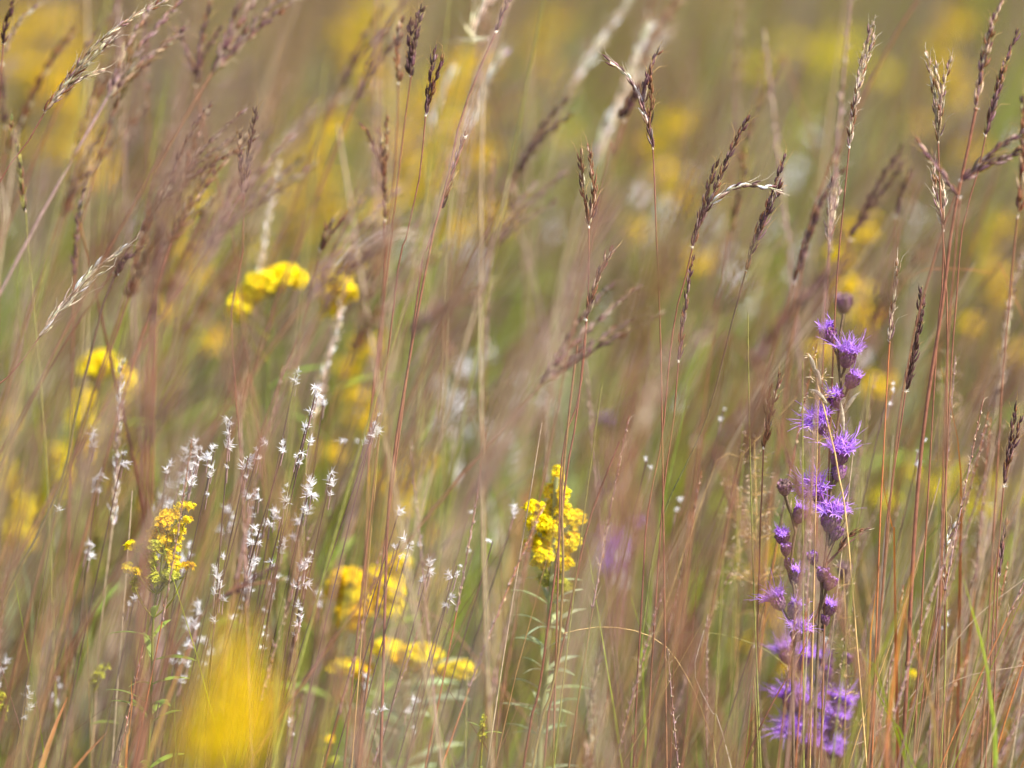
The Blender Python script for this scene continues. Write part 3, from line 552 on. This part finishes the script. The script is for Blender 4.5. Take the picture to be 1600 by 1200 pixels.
arc([(640,1150),(560,1130),(600,1180)], 3.7, .0008, 'tan', 'low tan straw under the flat yellow heads')
arc([(1600,1040),(1500,1060),(1420,1110),(1350,1160),(1300,1230)], 3.5, .0004, 'tan', 'long hair-thin straw crossing the lower right')
arc([(1600,905),(1530,960),(1470,1030),(1400,1120),(1330,1230)], 3.52, .0005, 'tan', 'hair-thin straw rising to the right edge')
arc([(1380,500),(1420,430),(1480,420),(1540,430),(1600,500)], 3.7, .0004, 'copper', 'thin copper loop behind the dark closed head')

# ------------------------------------------------------------------ blazing stars
O_, H_, B_, D_ = 'open', 'half', 'closed', 'dry'
liatris(3.50, [(1318,490),(1311,530),(1308,545),(1312,585),(1316,622),(1308,665),(1302,712),(1298,760),(1294,830),(1288,885),(1281,960),(1276,1060),(1272,1200)],
    [(1293,517,H_,-25,1.1),(1325,553,O_,12,1.15),(1334,590,H_,28,1.0),(1306,620,H_,-18,1.1),(1282,660,O_,-30,1.2),(1312,706,O_,12,1.3),(1311,738,B_,12,1.0),
     (1273,766,O_,-32,1.25),(1299,808,O_,4,1.35),(1307,832,B_,25,.95),(1270,872,B_,-12,.85),(1285,897,B_,10,.9),(1297,910,B_,30,.95),(1297,948,H_,18,.9),(1289,968,B_,-5,.75)],
    'main tall purple flower spike with fringed heads, right of centre', [(1288,885,1361,825),(1286,890,1328,800),(1266,980,1240,930)])
liatris(3.7, [(1319,480),(1317,520),(1313,580),(1322,700),(1322,860),(1326,1200)], [(1319,474,D_,2,1.25),(1320,892,D_,4,1.1)], 'faded soft-pink budded spike rising behind the main purple spike')
liatris(3.47, [(1228,775),(1234,797),(1243,826),(1238,860),(1235,892),(1243,935),(1240,985),(1238,1060),(1240,1200)],
    [(1226,762,D_,-3,.95),(1251,800,H_,20,.95),(1222,836,H_,-8,.95),(1228,858,B_,0,.8),(1232,880,B_,8,.7),(1245,897,H_,15,.95),(1214,937,O_,-30,.95),(1243,948,H_,25,.95),(1247,986,O_,15,.95)],
    'shorter purple spike left of the main one with a bare bud on top', [])
liatris(3.6, [(1250,1000),(1246,1040),(1243,1100),(1240,1200)], [(1228,1020,O_,-20,1.0),(1254,1028,O_,18,1.1),(1237,1090,O_,-15,1.3),(1262,1105,O_,25,1.2),(1240,1140,O_,-20,1.35),(1262,1165,O_,15,1.2)], 'dense purple spike at the bottom under the shorter one')
liatris(3.62, [(1300,1010),(1300,1080),(1296,1200)], [(1290,1028,H_,-20,.95),(1324,1030,B_,20,.8),(1312,1100,O_,22,1.15),(1290,1048,H_,-10,.9),(1285,1140,O_,-10,1.15),(1308,1125,O_,20,1.0),(1300,1170,O_,12,1.1)], 'dense purple spike at the bottom right of its twin')
for (x, y, Y, n, lab) in ((945,660,4.3,1,'small blurred violet flower spike right of centre'), (942,765,4.5,1,'dim blurred mauve flower spike below the small violet one'), (990,820,4.2,1,'blurred violet flower spike behind the red stems right of the yellow spire'), (955,838,4.25,4,'pale lilac blurred flower spike next to the violet one')):
    liatris(Y, [(x, y + 12), (x - 2, y + 80), (x - 6, y + 240)], [(x + random.uniform(-7, 7), y + 16 * k, O_ if k else B_, random.uniform(-30, 30), 1.15) for k in range(n)], lab)

# ------------------------------------------------------------------ goldenrods, sharp or nearly
goldenrod(3.5, [(262,800),(258,840),(250,900),(240,960),(236,1100),(232,1200)],
    [(288,792,14,6),(291,812,7,5),(264,806,14,10,'amber'),(254,818,12,10,'amber'),(279,828,11,9),(270,842,12,8),(248,840,16,14,'amber'),(268,858,13,7),(240,852,9,8,'budgreen'),(266,873,13,7),(274,885,11,5),(295,885,9,4,'amber'),
     (206,854,8,7),(220,858,6,7,'budgreen'),(200,889,8,8),(214,893,6,6),(236,872,7,8,'budgreen'),(237,884,7,6,'budgreen'),(212,914,6,9,'budgreen'),(268,897,11,6,'budgreen'),(256,908,9,6,'budgreen'),(240,905,10,9,'budgreen')],
    'golden plume of tiny flowers at the left, in front of the white-tufted grass', s=.85, leaves=22, leaflen=.032, leafcol='green', dens=2.0, leafpx=(-.1,.2))
goldenrod(3.57, [(870,745),(866,800),(862,900),(856,1000),(848,1100),(842,1200)],
    [(871,742,7,12),(862,766,10,9),(880,772,8,9),(868,790,12,12),(852,800,12,12),(880,800,10,12),(858,830,12,12),(880,860,12,12),(850,868,12,10),(834,792,14,8),(898,812,13,12),(842,816,16,11),(870,822,12,10),(835,850,13,11),(892,846,13,12),(862,850,12,12),(846,880,14,9),(882,882,12,9),(858,905,15,10,'budgreen'),(880,915,12,10,'budgreen')],
    'yellow spire with pale leafy stem in the lower centre', s=1.0, leaves=46, leaflen=.03, leafcol='sage', dens=2.2, sr=.0036, leafpx=(-.07,.2))
goldenrod(3.78, [(580,905),(575,980),(570,1060),(565,1200)],
    [(545,905,20,14,'amber'),(530,925,18,14,'amber'),(560,935,20,18),(600,905,26,18),(622,880,16,12),(612,925,16,10),(606,950,20,12),(555,955,24,14,'amber'),(548,975,18,10,'amber'),(585,935,20,14,'amber')],
    'blurry golden cluster left of the flat yellow heads', dens=2.2, s=1.2, leaves=12)
goldenrod(3.72, [(640,1040),(632,1080),(625,1130),(618,1200)],
    [(540,1043,22,9),(562,1047,18,8,'amber'),(606,1014,22,12),(628,1030,14,9,'amber'),(658,1024,26,16),(650,1035,22,14),(690,1045,16,9,'amber'),(714,1046,26,11)],
    'flat-topped row of yellow heads near the bottom left of centre', s=1.3, leaves=26, leaflen=.055, leafcol='sage', dens=1.7, leafpx=(-.18,.12))
goldenrod(3.85, [(430,430),(425,500),(420,600),(415,800)], [(450,432,20,12),(428,440,18,12),(402,455,18,12),(384,470,14,14),(366,480,8,14),(455,425,12,8),(440,430,22,11),(462,440,14,9),(412,440,22,12),(392,458,18,14),(376,478,15,16),(372,496,10,10),(425,450,16,8)],
    'bright blurred yellow flower arc in the upper left quarter of the meadow', s=1.5, leaves=6, dens=1.1)
goldenrod(3.9, [(525,440),(522,520),(515,650),(510,800)], [(510,445,12,10),(530,446,20,13),(545,458,10,12),(520,466,18,14),(515,485,12,12),(520,442,16,10),(535,460,16,12),(522,478,12,12)],
    'separate rounded yellow head just right of the yellow arc', s=1.5, leaves=6, dens=.8)
goldenrod(3.95, [(158,560),(155,640),(150,760)], [(158,562,20,11),(140,575,16,12),(178,578,16,12),(195,600,12,18),(160,582,18,10)], 'bright yellow bloom behind the creamy plume at the left', s=1.5, leaves=6, dens=.8)
goldenrod(4.2, [(130,630),(128,700),(120,800)], [(132,632,14,22),(140,665,14,22),(118,655,12,18),(128,700,16,24)], 'upright amber bloom below the bright one at the left', s=1.6, leaves=5, dens=.5)
goldenrod(4.3, [(92,720),(90,800),(85,900)], [(95,722,18,26),(85,765,22,26),(105,750,14,26),(72,790,16,22)], 'big amber bloom lower left, above the olive blades', s=1.7, leaves=5, dens=.45)
goldenrod(4.25, [(30,800),(30,860),(30,960)], [(34,800,14,22),(24,830,16,24),(40,845,12,20)], 'amber bloom in the lower left close to the edge', s=1.7, leaves=5, dens=.5)
goldenrod(2.15, [(372,1030),(374,1120),(372,1200)],
    [(368,1000,14,26,'deep'),(366,1040,24,30,'deep'),(345,1080,34,32,'deep'),(388,1085,30,34,'deep'),(335,1125,46,30,'deep'),(392,1125,34,34,'deep'),(310,1155,46,24,'deep'),(380,1160,46,28,'deep'),(335,1180,60,20,'deep')],
    'huge shapeless yellow bloom blurred at the bottom left, closest to the camera', s=1.2, leaves=6, dens=.075)
goldenrod(3.6, [(165,1040),(150,1060),(142,1110),(140,1200)], [(162,1044,8,6,'budgreen'),(153,1054,9,8,'budgreen'),(146,1064,7,7,'budgreen')], 'small greenish-yellow budding tip near the bottom left', s=.7, leaves=8, leaflen=.02)
goldenrod(3.55, [(4,1085),(2,1130),(0,1200)], [(4,1090,6,9,'budgreen'),(3,1108,7,9,'budgreen'),(6,1122,7,7,'budgreen')], 'small yellow budding tip cut by the left edge', s=.7, leaves=4, leaflen=.02)
goldenrod(3.5, [(757,1120),(754,1150),(750,1200)], [(757,1122,4,5,'budgreen'),(755,1135,5,7,'budgreen'),(754,1150,6,8,'budgreen')], 'green budding tip at the bottom centre', s=.6, leaves=14, leaflen=.02, leafpx=(-.2,.3))
goldenrod(3.9, [(1100,1060),(1098,1100),(1095,1200)], [(1424,1058,7,6)], 'tiny yellow flower low in the right part', s=.9, leaves=3) if False else None
goldenrod(3.7, [(1425,1056),(1424,1100),(1420,1200)], [(1425,1052,6,6),(1420,1060,6,5)], 'tiny yellow bloom low among the orange stems', s=.9, leaves=3)
goldenrod(3.7, [(510,1150),(506,1200)], [(512,1155,9,5,'amber'),(505,1175,10,6,'budgreen'),(520,1190,8,6,'budgreen')], 'dim yellowish tip at the bottom beside the yellow bloom', s=.8, leaves=5)

# goldenrod templates for the blurred ones
def gold_template(seed, wide):
    r = np.random.default_rng(seed); root = empty('goldenrod_plant', (0, 0, 0), 'x', 'wildflower'); H = .8
    p = spline([[.04, 0, H], [.02, 0, H * .7], [0, .01, H * .35], [0, 0, 0]], 30); mb = MB(); mb.tube(p, np.linspace(.0008, .002, 30), 5, C['olive']); mb.build('stem', M['leaf'], root)
    for i in range(6):
        mb = MB(); z = H - .012 - i * .026 * (1 if not wide else .3); a = i * 2.4; rad = (.006 + .0028 * i) * (2.4 if wide else 1)
        cen = np.array([.035 + math.cos(a) * rad, math.sin(a) * rad, z]); cluster(mb, cen, .012, .015, 44, C['gold' if seed == 2 else 'amber'], 1.5, attach=p[6]); mb.build('flower_cluster', M['yellow'], root)
    for i in range(8):
        mb = MB(); k = 8 + i * 2; a = i * 2.4; grass_leaf(mb, p[k], [math.cos(a), math.sin(a), .6], .08, .011, jit(C['green']), .3, 7); mb.build('leaf', M['leaf'], root)
    return freeze(root)
GT = [gold_template(1, False), gold_template(2, True), gold_template(3, False)]
def place_gold(k, x, y, Y, label, s=1.0, group=None, first=[True, True, True]):
    if Y > 4.7: s *= (1.15 if x < 800 else .9) if y < 320 else 1.0; Y *= .88
    if k == 0 and int(x) % 2: k = 2
    top = P(x, y, Y); sz = top[2] / .8; g = GT[k]
    loc = (top[0] - .04 * s, Y, 0)
    if first[k]:
        first[k] = False; o = g; o.location = loc; o.scale = (s, s, sz); o['label'] = label
        if group: o['group'] = group
    else: o = dup(g, loc, 0, s, label, group, sz)
    return o
for (k, x, y, Y, s, lab) in (
    (0,568,520,5.0,1.1,'lemon-yellow blur left of centre below the yellow arc'), (0,200,590,4.6,1.0,'yellow bloom just right of the creamy plume at left'),
    (0,8,640,4.5,.9,'yellow bloom cut by the left edge at mid height'),
    (0,655,710,5.0,1.2,'faint yellow bloom below the centre left'), (0,620,760,5.2,1.0,'fainter yellow bloom lower than its neighbour'), (0,470,790,5.2,.9,'faint yellow hint behind the white tufts'),
    (0,60,10,6.6,2.4,'big dark amber blur in the top left corner'), (0,110,60,6.6,1.6,'amber blur right of the corner one'), (0,300,290,5.4,1.0,'yellow blur among dark stems in the upper left'), (0,470,220,6.0,1.5,'orange-yellow blur under the bent white plume'), (0,515,190,6.0,1.3,'orange-yellow blur by the bent white plume'),
    (0,580,0,6.5,1.7,'yellow blur left of the russet head at the top'), (0,690,110,5.8,1.4,'orange-yellow blur behind the small maroon head'), (0,735,85,5.8,1.6,'orange-yellow blur between maroon head and long leaning stem'), (0,650,150,6.0,1.4,'yellow blur below the blackish head'),
    (1,1290,50,7.2,1.9,'broad ochre blur at the top right of centre'), (0,1490,15,6.5,1.5,'upright yellow blur near the top right'), (0,1050,170,5.8,1.5,'yellow blur right of the three-fingered head'),
    (0,1340,335,5.0,1.2,'yellow-green blur below the upright tan head'), (1,1470,720,5.0,1.0,'faint round yellow bloom right of the orange blade'), (1,1600,740,4.6,.9,'yellow bloom cut by the right edge'), (0,1205,850,4.2,.9,'amber bloom behind the shorter purple spike'), (0,1600,930,4.6,1.0,'dull yellow bloom low at the right edge'),
    (0,860,20,7.2,1.6,'faint yellow-green blur at the top centre'), (0,1560,330,5.6,1.1,'faint yellow blur by the dark fingers at right')):
    place_gold(k, x, y, Y, lab, s)

# green leafy clumps seen as green patches
def clump_template(seed, cols, name='leafy_plant', n=40, H=.55):
    r = np.random.default_rng(seed); mb = MB()
    for i in range(n):
        a = r.uniform(0, 6.28); rad = r.uniform(0, .03); b = np.array([math.cos(a) * rad, math.sin(a) * rad, 0]); d = unit([math.cos(a) * .22 + .08, math.sin(a) * .22, 1])
        grass_leaf(mb, b, d, H * r.uniform(.6, 1.1), r.uniform(.010, .018), jit(C[cols[r.integers(len(cols))]], .15), r.uniform(.02, .25), 9)
    o = mb.build(name, M['leaf']); return tag(o, 'x', 'plant', None, 'thing')
CT = [clump_template(4, ['green', 'lime', 'green']), clump_template(5, ['lime', 'green', 'sage']), clump_template(6, ['sage', 'green'])]
used = [False] * 3
for (k, x, y, Y, s, lab) in (
    (0,435,600,4.6,1,'vivid green leaf tuft behind the red stem at left'), (1,560,560,4.9,1,'yellow-green leaf tuft left of the centre'), (0,700,520,5.2,1.1,'green leaf tuft in the centre'), (0,730,560,5.4,1.1,'green leaf tuft right of the central one'), (1,920,90,7,1.5,'green blur at the top right of centre'),
    (0,810,280,6,1.2,'green blur above the centre'), (1,790,120,6.8,1.3,'olive-green blur at the top centre'), (0,1200,90,7,1.4,'green blur left of the broad ochre blur'), (0,1310,190,6,1.2,'green blur right behind the upright tan head'), (1,980,520,4.9,1,'lime leaf tuft right of the centre'), (1,905,690,4.8,.9,'lime leaf tuft beside the yellow spire'),
    (0,410,660,4.5,.9,'green leaf tuft among the white tufts'), (1,640,900,4.4,.8,'lime leaf tuft behind the flat yellow heads'), (0,690,960,4.4,.8,'green leaf tuft right of the flat yellow heads'), (2,600,1050,4.1,.7,'sage leaf tuft under the flat yellow heads'), (0,50,1000,4.3,.8,'green leaf tuft low by the left edge'), (1,90,860,4.4,.9,'lime leaf tuft under the amber blur at left'),
    (0,270,230,5.6,1.1,'green blur behind the forked soft head at upper left'), (1,30,180,6,1.2,'green blur under the corner heads'), (0,440,340,5.4,1,'green blur above the yellow arc'), (1,1470,430,5.2,1,'green blur behind the trident stem'), (0,1530,560,5,1,'green blur in the right eighth'), (1,470,1010,4.2,.8,'green leaf tuft right of the big yellow bloom'), (0,560,1120,4.1,.7,'green leaf tuft at the bottom left of centre'),
    (1,350,880,4.3,.8,'lime leaf tuft right of the golden plume'), (0,1110,800,4.6,.9,'dim green leaf tuft behind the panicle haze'), (1,830,60,7,1.6,'pale green blur at the very top centre'), (0,1400,880,4.3,.8,'green leaf tuft among the orange stems')):
    Y = 4.0 + (Y - 4) * .75; top = P(x, y - 60, Y); loc = (top[0] - .04, Y, 0); sz = top[2] / .55; g = CT[k]
    if not used[k]: used[k] = True; o = g
    else: o = g.copy(); COL.objects.link(o)
    o.location = loc; o.scale = (s * 1.5, s * 1.5, sz); o.rotation_euler = (0, 0, rng.uniform(0, .5)); o['label'] = lab

# ------------------------------------------------------------------ white-tufted grass
TG = [(463,583,3,3.55,'tallest tuft stem left of centre'), (495,605,4,3.5,''), (506,622,2,3.6,''), (478,668,6,3.5,''), (408,690,3,3.5,''), (388,715,5,3.5,''), (446,693,2,3.5,''), (450,760,7,3.5,''), (402,765,7,3.55,''), (485,755,5,3.5,''), (518,740,5,3.5,''), (541,688,1,3.6,''), (592,647,5,3.5,''), (580,680,2,3.5,''),
      (360,655,7,3.48,''), (336,700,6,3.5,''), (304,690,9,3.55,''), (290,705,9,3.6,''), (315,700,9,3.52,''), (262,727,3,3.55,''), (150,676,3,3.6,''), (193,708,3,3.55,''), (152,745,4,3.6,''), (87,797,1,3.5,''), (623,800,1,3.5,''), (640,850,3,3.5,''), (625,845,3,3.5,''), (672,880,4,3.5,''), (714,884,5,3.5,''), (697,945,1,3.5,''), (663,852,1,3.6,''), (770,846,1,3.55,''), (807,795,2,3.6,''), (731,800,1,3.62,''), (553,690,1,3.7,''),
      (140,850,3,3.6,''), (341,871,4,3.5,''), (345,905,6,3.48,''), (406,825,6,3.5,''), (441,845,6,3.5,''), (425,800,5,3.55,''), (485,865,5,3.5,''), (469,890,5,3.5,''), (470,945,6,3.5,''), (300,850,5,3.6,''), (308,945,7,3.6,''), (305,975,8,3.58,''), (325,1000,6,3.6,''), (276,1020,2,3.55,''), (42,1075,5,3.5,''), (7,1035,4,3.6,''), (87,1060,5,3.7,''), (418,982,3,3.55,''), (462,1125,3,3.55,''), (210,937,2,3.55,''), (380,920,5,3.6,''), (395,880,5,3.6,''), (360,800,5,3.65,''), (650,1095,5,3.6,''), (588,1108,2,3.5,''), (570,1060,2,3.6,''), (740,860,1,3.6,''), (430,900,5,3.6,''), (500,930,3,3.65,''), (280,880,4,3.7,''), (255,780,3,3.7,''), (475,800,4,3.6,''),(1060,780,2,3.7,''),(1390,600,3,3.6,''),(1440,690,4,3.6,''),(1130,640,2,3.7,''),(1290,1000,2,3.6,''),(1255,640,1,3.6,''),(1010,720,2,3.6,''),(1175,1010,1,3.55,''),(1540,790,2,3.8,''),(1480,960,4,3.6,''),(690,650,1,4.0,''),(245,870,1,3.6,'')]
for i, (x, y, n, Y, l) in enumerate(TG):
    if l: tuft_grass(x, y, n, Y, 'highest of the white-tufted stems left of the centre', size=1.1)
    elif x > 1000: tuft_grass(x, y, n, Y, 'thin grass stem with tiny white tufts among the brown stems on the right side', 'white-tufted stems on the right', size=.7)
    elif y > 900: tuft_grass(x, y, n, Y, 'short white-tufted stem low among the lower left grass', 'short white-tufted stems low on the left', lean=rng.uniform(.15, .4), size=1.15)
    elif x > 535: tuft_grass(x, y, n, Y, 'single thin stem tipped with white near the bottom centre', 'white-tipped stems near the bottom centre', lean=rng.uniform(.3, .5), size=1.1)
    else: tuft_grass(x, y, n, Y, 'thin dark grass stem with white seed tufts in the left half', 'white-tufted stems in the left half', lean=rng.uniform(.15, .38), size=1.2, spread=9)
# blurred white tufts behind
for (x, y, Y, n, s) in ((690,600,4.4,4,1.8),(715,620,4.4,4,1.8),(740,560,4.5,4,1.8),(720,575,4.5,5,2.2),(768,548,4.5,3,1.8),(740,640,4.5,5,1.8),(765,670,4.6,4,1.8),(845,515,4.6,2,1.6),(735,345,5,4,2.2),(870,345,5,3,2.4),(1000,290,5,3,2.2),(1040,325,5,4,2.4),(1080,270,5.1,2,2),(1025,345,5,3,2.2),(1240,262,5,3,2.2),(1270,195,5,2,1.8),(895,430,5,2,1.8),(1150,398,4.8,4,2.2),(750,408,4.8,3,2),(1210,350,5,3,2),(945,470,4.6,2,1.5),(1060,610,4.4,2,1.4),(1180,460,4.6,2,1.6),(855,600,4.5,4,1.8),(1110,340,5,3,2.2),(800,690,4.4,3,1.6),(1350,560,4.4,3,1.6),(815,600,4.6,3,1.6),(1250,380,4.8,3,2),(640,370,4.8,3,2),(220,330,5,3,1.8),(1430,330,4.9,3,1.8),(1580,200,4.8,2,1.6),(1535,820,4.3,3,1.6),(545,960,4.2,3,1.4),(975,870,4.2,3,1.6)):
    tuft_grass(x, y, n, Y, 'blurred white tuft on a thin stem in the middle distance', 'blurred white tufts in the middle distance', size=s * 1.0, spread=16)

# ------------------------------------------------------------------ airy panicles
def panicle(x, y, Y, h, wd, label, n=26):
    top = P(x, y, Y); W = to_ground([top, P(x + 4, y + h * .5, Y), P(x + 2, y + h, Y)]); org = W[-1]; root = empty('panicle_grass', org, label, 'grass stalk'); p = spline(W, 60); px = PX(Y)
    mb = MB(); mb.tube(p, np.linspace(.0003, .0007, 60), 4, C['straw']); mb.build('stem', M['stem'], root, org); mb = MB()
    zt, zb = top[2], P(x, y + h, Y)[2]
    for i in range(n):
        z = zb + (zt - zb) * (i + .5) / n; k = np.argmin(abs(p[:, 2] - z)); a = i * 2.4; u = (i + .5) / n; L = wd * px * (1 - u * .75) * rng.uniform(.6, 1.1)
        d = unit([math.cos(a), math.sin(a), .55]); q = spline([p[k], p[k] + d * L * .5, p[k] + d * L + np.array([.1 * L, 0, -.15 * L])], 7); mb.tube(q, np.linspace(.0003, .00018, 7), 3, C['straw'])
        for j in range(5):
            b = q[2 + j]; dd = unit(d + rng.normal(0, .7, 3)); e = b + dd * .004; mb.tube([b, e], [.00014, .0001], 3, C['straw'])
            mb.tube(e + dd * (np.array([0, .3, .7, 1]) * .003)[:, None], np.array([.2, 1, .8, .1]) * .00045, 4, jit(C['tan']))
    mb.build('seed_spray', M['seed'], root, org)
panicle(1178, 690, 3.6, 230, 55, 'airy cream panicle hazing left of the purple flowers')
panicle(1150, 760, 3.7, 200, 50, 'second airy panicle lower left of the first one', 18)
panicle(1318, 890, 3.55, 260, 30, 'airy panicle with round seeds in front of the lower purple flowers', 18)
panicle(1480, 560, 3.75, 160, 30, 'pale open panicle above the rusty orange blade', 16)
panicle(1275, 560, 3.48, 130, 28, 'cream chaffy panicle threaded through the upper purple flowers', 10)
def husk(x, y, x2, y2):
    a, b = P(x, y, 3.47), P(x2, y2, 3.47); return a, b
mb = MB(); org = to_ground([P(1300, 690, 3.47), P(1310, 740, 3.47), P(1330, 900, 3.47)])
p = spline(np.vstack([[P(1262, 553, 3.47)], [P(1280, 610, 3.47)], org]), 60); root = empty('wild_oat_grass', org[-1], 'cream husked grass curling round the upper purple flowers', 'grass stalk')
mb.tube(p, np.linspace(.0005, .0009, 60), 5, C['straw']); mb.build('stem', M['stem'], root, org[-1])
for (x, y, x2, y2) in ((1292,630,1264,608),(1275,590,1263,552),(1283,600,1272,575),(1316,650,1344,612),(1312,640,1322,622),(1318,680,1314,628)):
    mb = MB(); a, b = P(x, y, 3.47), P(x2, y2, 3.465); t = np.linspace(0, 1, 7)
    mb.tube(a + (b - a) * t[:, None] + np.array([0, 0, .002]) * np.sin(t * 3.14)[:, None], np.array([.2, .7, 1, 1, .8, .4, .08]) * .0013, 6, C['pale'] * .85); mb.build('husk', M['seed'], root, org[-1])

# ------------------------------------------------------------------ templates scattered as individuals
def stalk_template(seed, pal, scol, nsp, H=1.0, bend=.3, bulge=1.0, leaf=True):
    global rng
    keep = rng; rng = np.random.default_rng(seed); root = empty('bluestem_grass', (0, 0, 0), 'x', 'grass stalk')
    t = np.linspace(0, 1, 30); x = bend * .42 * t ** 2.2; p = np.stack([x, .01 * np.sin(t * 5), H * t * .9], -1); a, b = C[scol[0]], C[scol[1]]
    mb = MB(); mb.tube(p, np.linspace(.0016, .0008, 30), 5, a + (b - a) * t[:, None]); mb.build('stem', M['stem'], root)
    d = unit(p[-1] - p[-2])
    for i in range(nsp):
        o = unit(d + np.array([(i - (nsp - 1) / 2) * .22 + .1, rng.normal(0, .12), 0])); L = rng.uniform(.055, .09)
        mb = MB(); spikelets(mb, np.array([p[-1], p[-1] + o * L * .5, p[-1] + o * L + np.array([.006, 0, -.003])]), [C[q] for q in PAL[pal]], awn=.006, bulge=bulge * 1.15, step=.0048); mb.build('seed_spike', M['seed'], root)
    if leaf:
        mb = MB(); k = 14; grass_leaf(mb, p[k], [.3, rng.normal(0, .3), 1], .25, .0045, jit(C['olive']), .25, 9, C['copper']); mb.build('leaf', M['leaf'], root)
    rng = keep; return freeze(root)
ST = [stalk_template(1, 'brown', ('olive', 'red'), 3, bend=.35), stalk_template(2, 'purple', ('brown', 'red'), 2, bend=.5), stalk_template(3, 'mauve', ('olive', 'mauve'), 3, bend=.65),
      stalk_template(4, 'tan', ('olive', 'tan'), 2, bend=.35), stalk_template(5, 'mauve', ('brown', 'brown'), 4, bend=.75), stalk_template(6, 'olive', ('green', 'olive'), 2, bend=.4)]
TIP = [P_ for P_ in (.42 * .35, .42 * .5, .42 * .65, .42 * .35, .42 * .75, .42 * .4)]
for k in range(6): ST[k].location = (-.9 - .12 * k, 3.6 + .3 * k, 0); ST[k]['label'] = 'blurred brown seeding grass stalk far behind the sharp ones'; ST[k]['group'] = 'blurred seeding stalks behind'
def place_stalk(k, x, y, Y, label, group):
    top = P(x, y, Y); sz = top[2] / .96
    return dup(ST[k], (top[0] - TIP[k], Y, 0), rng.normal(0, .25), rng.uniform(.85, 1.1), label, group, sz)
for i in range(80):
    Y = rng.uniform(4.2, 8.5); x = rng.uniform(-80, 1680); y = rng.triangular(-60, 180, 620)
    if y < -90 + 0: continue
    place_stalk(int(rng.choice(6, p=[.15, .1, .25, .2, .2, .1])), x, y, Y, 'blurred brown seeding grass stalk far behind the sharp ones', 'blurred seeding stalks behind')
for i in range(24):
    Y = rng.uniform(2.5, 3.1); x = rng.choice([rng.uniform(180, 420), rng.uniform(540, 780), rng.uniform(900, 1180), rng.uniform(0, 1600)]); y = rng.uniform(150, 640)
    place_stalk(int(rng.choice(6, p=[.3, .25, .2, .15, .0, .1])), x, y, Y, 'smoky formless seeding stalk blurred in front of the sharp ones', 'blurred seeding stalks in front')
for i in range(20):
    Y = rng.choice([rng.uniform(3.05, 3.32), rng.uniform(3.68, 4.2)]); x = rng.uniform(0, 1600) if i % 2 else rng.uniform(0, 900); y = rng.uniform(-60, 480)
    if 1240 < x < 1400 and Y < 3.5: continue
    place_stalk(int(rng.choice(6, p=[.3, .3, .12, .06, .1, .12])), x, y, Y, 'soft brown leaning grass stalk a little out of focus among the sharper ones', 'soft stalks among the sharp ones')
# fine sharp bare stems: right-hand thicket and elsewhere
def thin_mesh(seed):
    r = np.random.default_rng(seed); mb = MB(); t = np.linspace(0, 1, 26); b = r.uniform(-.05, .16)
    p = np.stack([b * t ** 1.8 + .004 * np.sin(t * r.uniform(4, 9)), .01 * np.sin(t * 4 + r.uniform(0, 6)), t], -1); cs = [('olive','red'),('red','copper'),('green','olive'),('brown','mauve'),('orange','copper'),('olive','tan')][seed % 6]
    a, c = C[cs[0]], C[cs[1]]; mb.tube(p, np.linspace(.0011, .00035, 26), 5, a + (c - a) * t[:, None])
    if seed % 3 != 2: spikelets(mb, p[-5:] , [C['mauve'], C['tan'], C['brown']], ln=.005, r=.0005, awn=.006, step=.007, out=.3)
    if seed % 2: grass_leaf(mb, p[11], [r.normal(.2, .3), .1, 1], .14, .003, c, .2, 8)
    return mb.mesh('slender_grass', M['stem'])
TM = [thin_mesh(i) for i in range(12)]
for i in range(52):
    Y = rng.choice([rng.uniform(2.9, 3.3), rng.uniform(3.7, 4.4)]); x = rng.uniform(-40, 1640) if i % 3 else rng.uniform(80, 700); top = P(x, rng.uniform(-250, 380), Y)
    if 1200 < x < 1420 and Y < 3.5: continue
    o = link('slender_grass', TM[int(rng.choice([0, 2, 3, 5, 6, 8, 9, 11]))]); o.rotation_euler = (0, rng.normal(.09, .12), rng.normal(0, .5)); o.location = (top[0] - .06 - top[2] * math.tan(o.rotation_euler[1]), Y, 0); o.scale = (1.45, 1.45, top[2])
    tag(o, 'tall soft slender stem standing nearly upright through the whole picture height', 'grass stem', 'tall soft upright stems', 'thing')
for i in range(165):
    right = i < 95
    if right: x = rng.normal(1440, 95); y = rng.uniform(480, 1050); Y = rng.uniform(3.35, 3.85)
    else: x = rng.uniform(-20, 1350); y = rng.uniform(560, 1100); Y = rng.uniform(3.2, 3.95)
    top = P(x, y, Y); o = link('slender_grass', TM[int(rng.integers(12))]); o.location = (top[0] - .06, Y, 0); o.scale = (1, 1, top[2]); o.rotation_euler = (0, rng.normal(.06, .08), rng.normal(0, .4))
    if right: tag(o, 'thin russet stem in the tangled thicket at the lower right', 'grass stem', 'thin stems of the lower right thicket', 'thing')
    else: tag(o, 'thin sharp grass stem rising low among the flowers and tufts', 'grass stem', 'thin stems low in the picture', 'thing')
